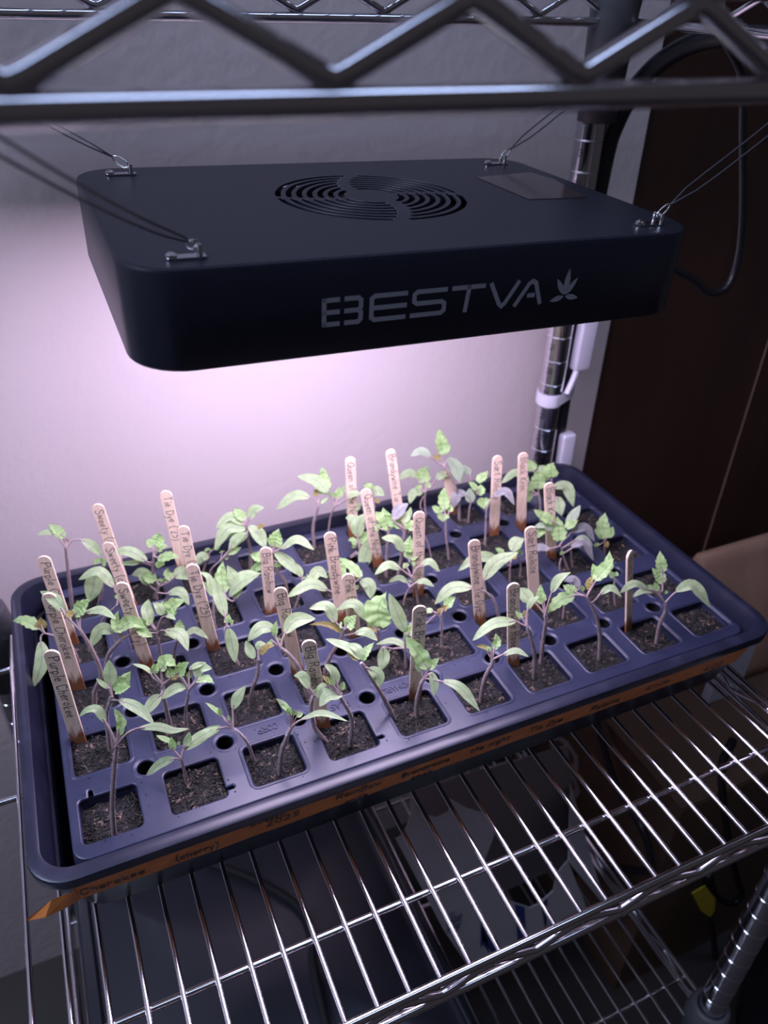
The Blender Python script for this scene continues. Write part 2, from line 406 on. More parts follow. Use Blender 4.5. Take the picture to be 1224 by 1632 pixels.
# ================================================================== shelving
SH_X0, SH_X1, SH_Y0, SH_Y1 = -0.325, 0.272, -0.248, 0.168
POSTS = [(0.2602, 0.171), (0.2602, -0.236), (-0.311, 0.171), (-0.311, -0.236)]

def cyl_between(mb, a, b, r, n=10):
    mb.tube([a, b], r, n)

def zigzag(a, b, z0, z1, pitch, phase, axis):
    pts = []
    L = b - a
    k = 0
    t = a + phase
    up = False
    out = [(a, None)]
    seq = []
    while t < b:
        seq.append((t, up)); t += pitch / 2; up = not up
    return seq

def rail_path(x0, x1, other, z, axis, n=2):
    if axis == 0: return [(x0, other, z), (x1, other, z)]
    return [(other, x0, z), (other, x1, z)]

def zig_mesh(x0, x1, other, zlo, zhi, pitch, first_low, axis, r, off=0.0):
    """zigzag wire with softly rounded bends"""
    nodes = []
    t = first_low
    while t - pitch / 2 > x0: t -= pitch / 2
    k = round((t - first_low) / (pitch / 2))
    while t < x1:
        nodes.append((t, zlo if k % 2 == 0 else zhi)); t += pitch / 2; k += 1
    P = []
    for i, (a, z) in enumerate(nodes):
        if 0 < i < len(nodes) - 1:
            for s in (-1, 1):
                q = nodes[i + s]
                L = 0.11
                pp = (a + (q[0] - a) * L, z + (q[1] - z) * L)
                if s == -1: P.append(pp)
                else:
                    P.append((a, z + (0.0004 if z == zlo else -0.0004))); P.append(pp)
        else: P.append((a, z))
    mb = MB()
    mb.tube([((a, other + off, z) if axis == 0 else (other + off, a, z)) for a, z in P], r, 10)
    return mb

def make_shelf(label, ztop, up_label, wires, dark=False, low_first=-0.008, hi_res=True, gap=0.021, rr=0.0028, zw=0.0024, slv=0.062):
    """ztop: height of the wires' top; frame of two rails with a zigzag wire between, stiffener rods, deck wires"""
    S = empty('wire_shelf', (0, 0, 0), label, 'shelf', 'chrome wire shelves of the rack')
    CH = M['chrome']
    zr = ztop - 0.0035; zl = zr - gap
    for (axis, a, b, o) in ((0, SH_X0, SH_X1, SH_Y0), (0, SH_X0, SH_X1, SH_Y1), (1, SH_Y0, SH_Y1, SH_X0), (1, SH_Y0, SH_Y1, SH_X1)):
        e = 0.004
        for z, nm in ((zr, 'top_rail'), (zl, 'bottom_rail')):
            m = MB(); m.tube(rail_path(a + e, b - e, o, z, axis), rr, 14); m.build(nm, CH, S)
        zig_mesh(a + 0.012, b - 0.012, o, zl + 0.0042, zr - 0.0042, 0.065, low_first if axis == 0 else 0.0, axis, zw).build('zigzag_wire', CH, S)
    for y in (-0.195, -0.017, 0.12):
        m = MB(); m.tube([(SH_X0, y, ztop - 0.0058), (SH_X1, y, ztop - 0.0058)], 0.0024, 10); m.build('cross_rod', CH, S)
    # deck wires
    x = -0.3146
    k = 0
    base = None
    while x < SH_X1 - 0.006:
        if base is None:
            m = MB(); m.tube([(0, SH_Y0 + 0.001, ztop - 0.0017), (0, SH_Y1 + 0.001, ztop - 0.0017)], 0.0017, 12)
            o = m.build('deck_wire', CH, S); base = o.data
        else:
            o = link('deck_wire', base, S)
        o.location = (x, 0, 0)
        x += 0.0199; k += 1
    for px, py in POSTS:
        m = MB()
        m.lathe((px, py, 0), [(0.0155, ztop - slv), (0.0165, ztop - slv - 0.002), (0.0195, ztop - 0.020), (0.0215, ztop + 0.001), (0.0215, ztop + 0.004), (0.0185, ztop + 0.024), (0.0150, ztop + 0.026), (0.0130, ztop + 0.024), (0.0130, ztop - slv + 0.002), (0.0155, ztop - slv)], 28, caps=False)
        m.build('corner_collar', M['collar'], S)
    return S

make_shelf('chrome wire shelf the black seedling tray stands on', -0.0556, '', True)
US = make_shelf('upper chrome wire shelf, its front edge blurred across the top of the photo', 0.4275, '', True, gap=0.0245, rr=0.0034, zw=0.0029, slv=0.098)
# this shelf hangs a touch lower at the front
US.location = (0, SH_Y0 * (1 - math.cos(0.018)), SH_Y0 * -math.sin(0.018)); US.rotation_euler = (0.018, 0, 0)
make_shelf('lowest chrome wire shelf, dim, carrying the white mailer and black box', -0.4400, '', True)

def make_post(x, y, label):
    P = empty('shelf_post', (x, y, FLOOR_Z), label, 'post', 'round chrome posts of the rack')
    prof = [(0.0127, 0.0)]
    z0 = 0.1423 - FLOOR_Z
    zs = sorted(z0 + 0.0254 * k for k in range(-32, 17))
    for z in zs:
        if z < 0.01: continue
        prof += [(0.0127, z - 0.0009), (0.0119, z - 0.0002), (0.0119, z + 0.0002), (0.0127, z + 0.0009)]
    prof.append((0.0127, 1.235))
    m = MB(); m.lathe((0, 0, 0), prof, 32); m.build('tube', M['chrome_tube'], P, smooth='auto')
    g = MB()
    for z in zs:
        if z < 0.01: continue
        g.lathe((0, 0, 0), [(0.0121, z - 0.00055), (0.01235, z), (0.0121, z + 0.00055)], 32, caps=False)
    g.build('groove_rings', M['groove'], P)
    return P
labs = ['chrome shelf post with numbered grooves, right behind the tray and lamp',
        'dark grooved shelf post at the bottom right corner of the photo',
        'shelf post at the back left, inside the dark collar beside the tray',
        'shelf post at the near left of the rack']
for (px, py), lb in zip(POSTS, labs):
    Pp = make_post(px, py, lb)
    if lb is labs[0]:
        mb = MB()
        for n in range(26, 40):
            z = 0.130 + 0.0254 * (n - 31)
            d = Vector((-0.86, -0.51, 0)).normalized()
            ex = Vector((-d.y, d.x, 0)).normalized()
            if ex.dot(Vector((1, 0, 0))) < 0: ex = -ex
            lettering(mb, str(n), Vector((0, 0, z - FLOOR_Z)) + d * 0.0128 - ex * 0.0028, ex, Vector((0, 0, 1)), 0.0055, 0.0006, d, lift=0.0002)
        mb.build('stamped_numbers', M['ink'], Pp, smooth=False)

# black cable bundle running up beside the post
def spline(P, n=8):
    P = [Vector(p) for p in P]
    if len(P) < 3: return P
    Q = [P[0] * 2 - P[1]] + P + [P[-1] * 2 - P[-2]]
    out = []
    for i in range(1, len(Q) - 2):
        for k in range(n):
            t = k / n
            a, b, c, d = Q[i - 1:i + 3]
            out.append(0.5 * ((2 * b) + (c - a) * t + (2 * a - 5 * b + 4 * c - d) * t * t + (3 * b - a - 3 * c + d) * t ** 3))
    out.append(Q[-2])
    return out

m = MB(); m.tube(spline([(0.2845, 0.178, -0.42), (0.2845, 0.178, -0.1), (0.284, 0.178, 0.1), (0.284, 0.176, 0.28), (0.287, 0.17, 0.335), (0.298, 0.15, 0.375), (0.312, 0.11, 0.398), (0.33, 0.05, 0.402)], 10), 0.0078, 14)
m.build('thick_cable', M['cable'], label='thick black cable running up beside the chrome shelf post', cat='cable')
m = MB(); m.tube(spline([(0.2755, 0.186, -0.42), (0.275, 0.188, 0.0), (0.276, 0.188, 0.28), (0.28, 0.186, 0.36), (0.276, 0.18, 0.43)], 8), 0.0022, 8)
m.build('thin_cable', M['cable'], label='thin black cable behind the thick one at the chrome shelf post', cat='cable')

# white plastic strap and light bars fixed to the post
def rounded_bar(a, b, wx, wy, twist=0.0):
    a, b = Vector(a), Vector(b)
    t = (b - a).normalized()
    y = t.cross(Vector((1, 0, 0))).normalized()
    x = y.cross(t).normalized()
    rings = []
    n = 4
    L = (b - a).length
    e = 0.003
    for s, sc_ in ((0, 0.72), (e * 0.4, 0.92), (e, 1.0), (L - e, 1.0), (L - e * 0.4, 0.92), (L, 0.72)):
        r = rrect(wx / 2 * sc_, wy / 2 * sc_, min(wx, wy) * 0.22, 0, 4)
        rings.append([a + t * s + x * q.x + y * q.y for q in r])
    m = MB(); m.loft(rings, True, True); return m
rounded_bar(at(946, 470, 1, 0.165), at(923, 589, 1, 0.165), 0.0195, 0.012).build('power_adapter', M['white_plastic'], label='white plastic bar leaning on the black cable, just below the lamp', cat='adapter', smooth='auto')
rounded_bar(at(905, 690, 1, 0.168), at(892, 775, 1, 0.168), 0.0175, 0.012).build('power_adapter', M['white_plastic'], label='lower white plastic bar beside the post, behind the tray corner', cat='adapter', smooth='auto')
T = empty('strap', (0.2602, 0.171, 0.07), 'white plastic strap wrapped around the chrome post and black cable', 'strap')
m = MB()
zc = at(880, 640, 1, 0.16).z
loop_out, loop_in = [], []
def strap_ring(r, z):
    pts = []
    for k in range(17):
        a = math.radians(90 + 180 * k / 16); pts.append(Vector((0.2602 + r * math.cos(a), 0.171 + r * math.sin(a), z)))
    r2 = r - 0.0045
    for k in range(13):
        a = math.radians(-90 + 180 * k / 12); pts.append(Vector((0.2835 + r2 * math.cos(a), 0.178 + r2 * math.sin(a), z)))
    return pts
m.loft([strap_ring(0.0132, zc - 0.0065), strap_ring(0.0142, zc - 0.0065), strap_ring(0.0146, zc), strap_ring(0.0142, zc + 0.0065), strap_ring(0.0132, zc + 0.0065), strap_ring(0.0132, zc - 0.0065)])
m.v = [(a - 0.2602, b - 0.171, c - 0.07) for a, b, c in m.v]
m.build('band', M['white_plastic'], T, smooth='auto')
m = MB()
p0 = at(920, 588, 1, 0.163); p1 = at(903, 628, 1, 0.158)
m.tube(spline([p0, (p0 + p1) / 2 + Vector((0.0005, 0, 0)), p1], 4), 0.0032, 10)
m.v = [(a - 0.2602, b - 0.171, c - 0.07) for a, b, c in m.v]
m.build('tail', M['white_plastic'], T)

# ================================================================== grow lamp
LW, LD, LH = 0.31, 0.2117, 0.0462
LROT = Matrix(((0.9997, 0.0049, 0.0225), (-0.0044, 0.9997, -0.0240), (-0.0226, 0.0239, 0.9995)))
lamp = empty('grow_lamp', (-0.0189, 0.0006, 0.3224), 'black rectangular grow lamp hanging over the seedlings, with grey lettering', 'lamp')
lamp.matrix_world = Matrix.Translation((-0.0189, 0.0006, 0.3224)) @ LROT.to_quaternion().normalized().to_matrix().to_4x4()
def lampside():
    m = MB()
    R = 0.026
    m.loft([rrect(LW / 2 - 0.0022, LD / 2 - 0.0022, R - 0.002, 0.0, 8), rrect(LW / 2 - 0.0007, LD / 2 - 0.0007, R - 0.0006, -0.0006, 8), rrect(LW / 2, LD / 2, R, -0.0022, 8),
            rrect(LW / 2, LD / 2, R, -LH + 0.0012, 8), rrect(LW / 2 - 0.0008, LD / 2 - 0.0008, R, -LH, 8), rrect(LW / 2 - 0.007, LD / 2 - 0.007, R - 0.005, -LH, 8), rrect(LW / 2 - 0.0075, LD / 2 - 0.0075, R - 0.005, -LH + 0.0015, 8), rrect(LW / 2 - 0.0075, LD / 2 - 0.0075, R - 0.005, -0.003, 8)])
    return m
lampside().build('case', M['case'], lamp, smooth='auto')
loops = [rrect(LW / 2 - 0.0023, LD / 2 - 0.0023, 0.0238, 0, 8)]
vc = Vector((0.002, 0.0055))
NR = 7
for k in range(NR):
    rm = 0.0545 - 0.0061 * k
    hw = 0.00175
    shift = 29.0 * k / (NR - 1)
    gap_c = [81 + shift, 174 + shift * 0.5, 265 + shift * 0.9, 356 + shift * 0.5]
    gh = [math.degrees(0.0048 / rm), math.degrees(0.0030 / rm)] * 2
    for q in range(4):
        a0 = gap_c[q] + gh[q]
        a1 = gap_c[(q + 1) % 4] - gh[(q + 1) % 4]
        if a1 < a0: a1 += 360
        n = 12
        L = []
        for i in range(n + 1):
            a = math.radians(a0 + (a1 - a0) * i / n); L.append(Vector((vc.x + (rm + hw) * math.cos(a), vc.y + (rm + hw) * math.sin(a), 0)))
        ae = math.radians(a1); tv = Vector((-math.sin(ae), math.cos(ae), 0))
        L.append(Vector((vc.x + rm * math.cos(ae), vc.y + rm * math.sin(ae), 0)) + tv * hw)
        for i in range(n, -1, -1):
            a = math.radians(a0 + (a1 - a0) * i / n); L.append(Vector((vc.x + (rm - hw) * math.cos(a), vc.y + (rm - hw) * math.sin(a), 0)))
        ae = math.radians(a0); tv = Vector((-math.sin(ae), math.cos(ae), 0))
        L.append(Vector((vc.x + rm * math.cos(ae), vc.y + rm * math.sin(ae), 0)) - tv * hw)
        loops.append(L)
me = filled(loops, -0.0007, 0.0006, 0.0001, 0)
me.materials.append(M['case'])
link('top_panel', me, lamp)
m = MB(); m.lathe((vc.x, vc.y, -0.012), [(0.062, 0), (0.062, 0.0105)], 32, caps=True); 
m = MB()
m.loft([rrect(0.145, 0.095, 0.02, -0.0145), rrect(0.145, 0.095, 0.02, -0.013)], True, True); m.build('inner_plate', M['case_in'], lamp, smooth=False)
m = MB()
m.lathe((vc.x, vc.y, -0.013), [(0.0165, 0), (0.0165, 0.008), (0.014, 0.009)], 24)
for k in range(7):
    a = 2 * math.pi * k / 7
    Rz = Matrix.Rotation(a, 3, 'Z') @ Matrix.Rotation(0.5, 3, 'X')
    m.box(Vector((vc.x, vc.y, -0.007)) + Matrix.Rotation(a, 3, 'Z') @ Vector((0.035, 0, 0)), (0.036, 0.013, 0.0012), Rz)
m.build('cooling_fan', M['case_in'], lamp, smooth=False)
m = MB(); m.loft([rrect(LW / 2 - 0.0076, LD / 2 - 0.0076, 0.02, -LH + 0.0008), rrect(LW / 2 - 0.0076, LD / 2 - 0.0076, 0.02, -LH + 0.0030)], True, True)
m.build('led_panel', M['led'], lamp, smooth=False)
# lettering on the front
m = MB()
fy = -LD / 2
def thick(paths, wdt):
    for P in paths:
        for i in range(len(P) - 1):
            a, b = Vector((P[i][0], 0, P[i][1])), Vector((P[i + 1][0], 0, P[i + 1][1]))
            t = (b - a).normalized(); n = Vector((-t.z, 0, t.x)) * wdt / 2
            a2, b2 = a - t * (wdt / 2 if i == 0 else wdt * 0.32), b + t * (wdt / 2 if i == len(P) - 2 else wdt * 0.32)
            yy = fy - 0.00012 - 0.00001 * (i % 3)
            m.add([Vector((q.x, yy, q.z)) for q in (a2 - n, b2 - n, b2 + n, a2 + n)], [(0, 1, 2, 3)])
zb, zt_ = -0.0319, -0.0180
h = zt_ - zb
W_ = 0.0023
def XY(pts): return [(-0.0690 + (p[0] - 45) / 950 * 0.1225, zb + W_ / 2 + (h - W_) * p[1]) for p in pts]
thick([XY([(57, 1), (57, 0)]), XY([(57, 1), (109, 1)]), XY([(57, 0.5), (109, 0.5)]), XY([(57, 0), (109, 0)])], W_)
thick([XY([(144, 1), (190, 1), (200, 0.9), (200, 0.62), (192, 0.5), (200, 0.40), (200, 0.1), (190, 0), (144, 0)]), XY([(144, 0.5), (194, 0.5)])], W_)
thick([XY([(380, 1), (256, 1), (243, 0.9), (243, 0.1), (256, 0), (375, 0)]), XY([(243, 0.5), (378, 0.5)])], W_)
thick([XY([(547, 1), (430, 1), (417, 0.9), (417, 0.60), (430, 0.5), (533, 0.5), (546, 0.40), (546, 0.1), (533, 0), (411, 0)])], W_)
thick([XY([(584, 1), (714, 1)]), XY([(650, 1), (641, 0)])], W_)
thick([XY([(750, 1), (793, 0.12), (806, 0), (819, 0.12), (871, 1)])], W_)
thick([XY([(870, 0), (924, 0.9), (940, 1), (955, 0.9), (986, 0)]), XY([(930, 0.36), (948, 0.36)])], W_)
def leaflet(c, ang, L, Wd):
    t = Vector((math.cos(ang), 0, math.sin(ang))); n = Vector((-t.z, 0, t.x))
    vs = []; N_ = 8
    for i in range(N_ + 1):
        s = i / N_; wv = Wd / 2 * math.sin(math.pi * s ** 0.85) ** 0.9
        q = Vector((c[0], fy - 0.00012, c[1])) + t * (L * s)
        vs += [q - n * wv, q + n * wv]
    m.add(vs, [(2 * i, 2 * i + 2, 2 * i + 3, 2 * i + 1) for i in range(N_)])
lc = (0.0676, -0.0288)
leaflet((lc[0], lc[1] + 0.0008), math.radians(88), 0.0138, 0.0036)
leaflet((lc[0] - 0.0003, lc[1] + 0.0006), math.radians(124), 0.0108, 0.0031)
leaflet((lc[0] + 0.0003, lc[1] + 0.0006), math.radians(54), 0.0108, 0.0031)
leaflet((lc[0] - 0.0004, lc[1] - 0.0002), math.radians(193), 0.0088, 0.0030)
leaflet((lc[0] + 0.0004, lc[1] - 0.0002), math.radians(-10), 0.0088, 0.0030)
m.build('printed_name', M['logo'], lamp, smooth=False)
# clear label on top, right
m = MB()
st = [(0.0927, 0.0409), (0.0935, -0.0218), (0.134, -0.0243), (0.1440, 0.0285), (0.1400, 0.0500)]
m.add([(x, y, 0.00035) for x, y in st] + [(x, y, 0.0) for x, y in st], [(0, 1, 2, 3, 4), (0, 5, 6, 1), (1, 6, 7, 2), (2, 7, 8, 3), (3, 8, 9, 4), (4, 9, 5, 0)])
m.build('clear_label', M['sticker'], lamp, smooth=False, label='glossy clear label stuck on the lamp top')
# four hanging clips
CL = [(-0.1306, 0.082), (-0.1295, -0.0934), (0.1284, 0.0809), (0.1299, -0.0898)]
CL = [(-0.1306, 0.0835), (-0.1275, -0.0905), (0.1284, 0.0809), (0.1275, -0.0885)]
HOOK = [(-0.262, 0.165, 0.405), (-0.2245, -0.245, 0.405), (0.272, 0.1305, 0.405), (0.272, -0.0655, 0.405)]
names = ['back left', 'front left', 'back right', 'front right']
for i, (cx, cy) in enumerate(CL):
    b = MB()
    b.box((cx + 0.002, cy, 0.0006), (0.017, 0.0062, 0.0008))
    b.tube([(cx + 0.0075, cy - 0.003, 0.0005), (cx + 0.0075, cy - 0.003, 0.0055), (cx + 0.0075, cy + 0.003, 0.0055), (cx + 0.0075, cy + 0.003, 0.0005)], 0.0011, 8)
    b.lathe((cx - 0.0045, cy, 0.0008), [(0.0028, 0), (0.0026, 0.0012), (0.0012, 0.0021)], 12)
    br = b.build('hanging_clip', M['chrome_bright'], lamp, smooth='auto')
    hl = lamp.matrix_world.inverted() @ Vector(HOOK[i])
    d = (hl - Vector((cx + 0.0065, cy, 0.004))).normalized()
    c0 = Vector((cx + 0.0065, cy, 0.0048))
    sd = d.cross(Vector((0, 1, 0.2))).normalized()
    ring = []
    for k in range(14):
        a = 2 * math.pi * k / 14
        ring.append(c0 + d * (0.0048 - 0.0052 * math.cos(a)) + sd * 0.0022 * math.sin(a))
    r_ = MB(); r_.tube(ring, 0.0006, 6, closed=True); r_.build('ring', M['chrome_bright'], br)
    # cord: a thin loop from the ring to the upper shelf
    end = lamp.matrix_world @ (c0 + d * 0.0100)
    H = Vector(HOOK[i])
    D = (H - end).normalized(); side = D.cross(Vector((0, 0, 1))).normalized()
    if side.length < 0.5: side = Vector((0, 1, 0))
    sp_ = 0.0042
    c_ = MB()
    P = [H - side * sp_ + Vector((0, 0, 0.004))]
    n_ = 10
    L = (H - end).length
    for k in range(n_ + 1):
        t = k / n_
        P.append(H.lerp(end, t) - side * sp_ * min(1, (1 - t) * L / 0.018 * 0.9 + 0.02) + Vector((0, 0, -0.003 * math.sin(math.pi * t))))
    for k in range(n_ + 1):
        t = 1 - k / n_
        P.append(H.lerp(end, t) + side * sp_ * min(1, (1 - t) * L / 0.018 * 0.9 + 0.02) + Vector((0, 0, -0.003 * math.sin(math.pi * t))))
    P.append(H + side * sp_ + Vector((0, 0, 0.004)))
    c_.tube(P, 0.0005, 6)
    IL = lamp.matrix_world.inverted()
    c_.v = [tuple(IL @ Vector(q)) for q in c_.v]
    c_.build('suspension_cord', M['cord'], lamp)
# mains cable of the lamp
m = MB()
yy = 0.02
m.tube(spline([(0.1335, 0.02, 0.297), (0.160, 0.02, 0.292), (0.20, yy, 0.268)] + [at(u, v, 1, yy) for u, v in ((1098, 441), (1130, 466), (1160, 456), (1177, 410), (1184, 340), (1184, 220), (1182, 120), (1150, 50))] + [(0.258, 0.05, 0.425), (0.255, 0.06, 0.45)], 8), 0.0031, 10)
IL = lamp.matrix_world.inverted()
m.v = [tuple(IL @ Vector(q)) for q in m.v]
m.build('power_cable', M['cable'], lamp)

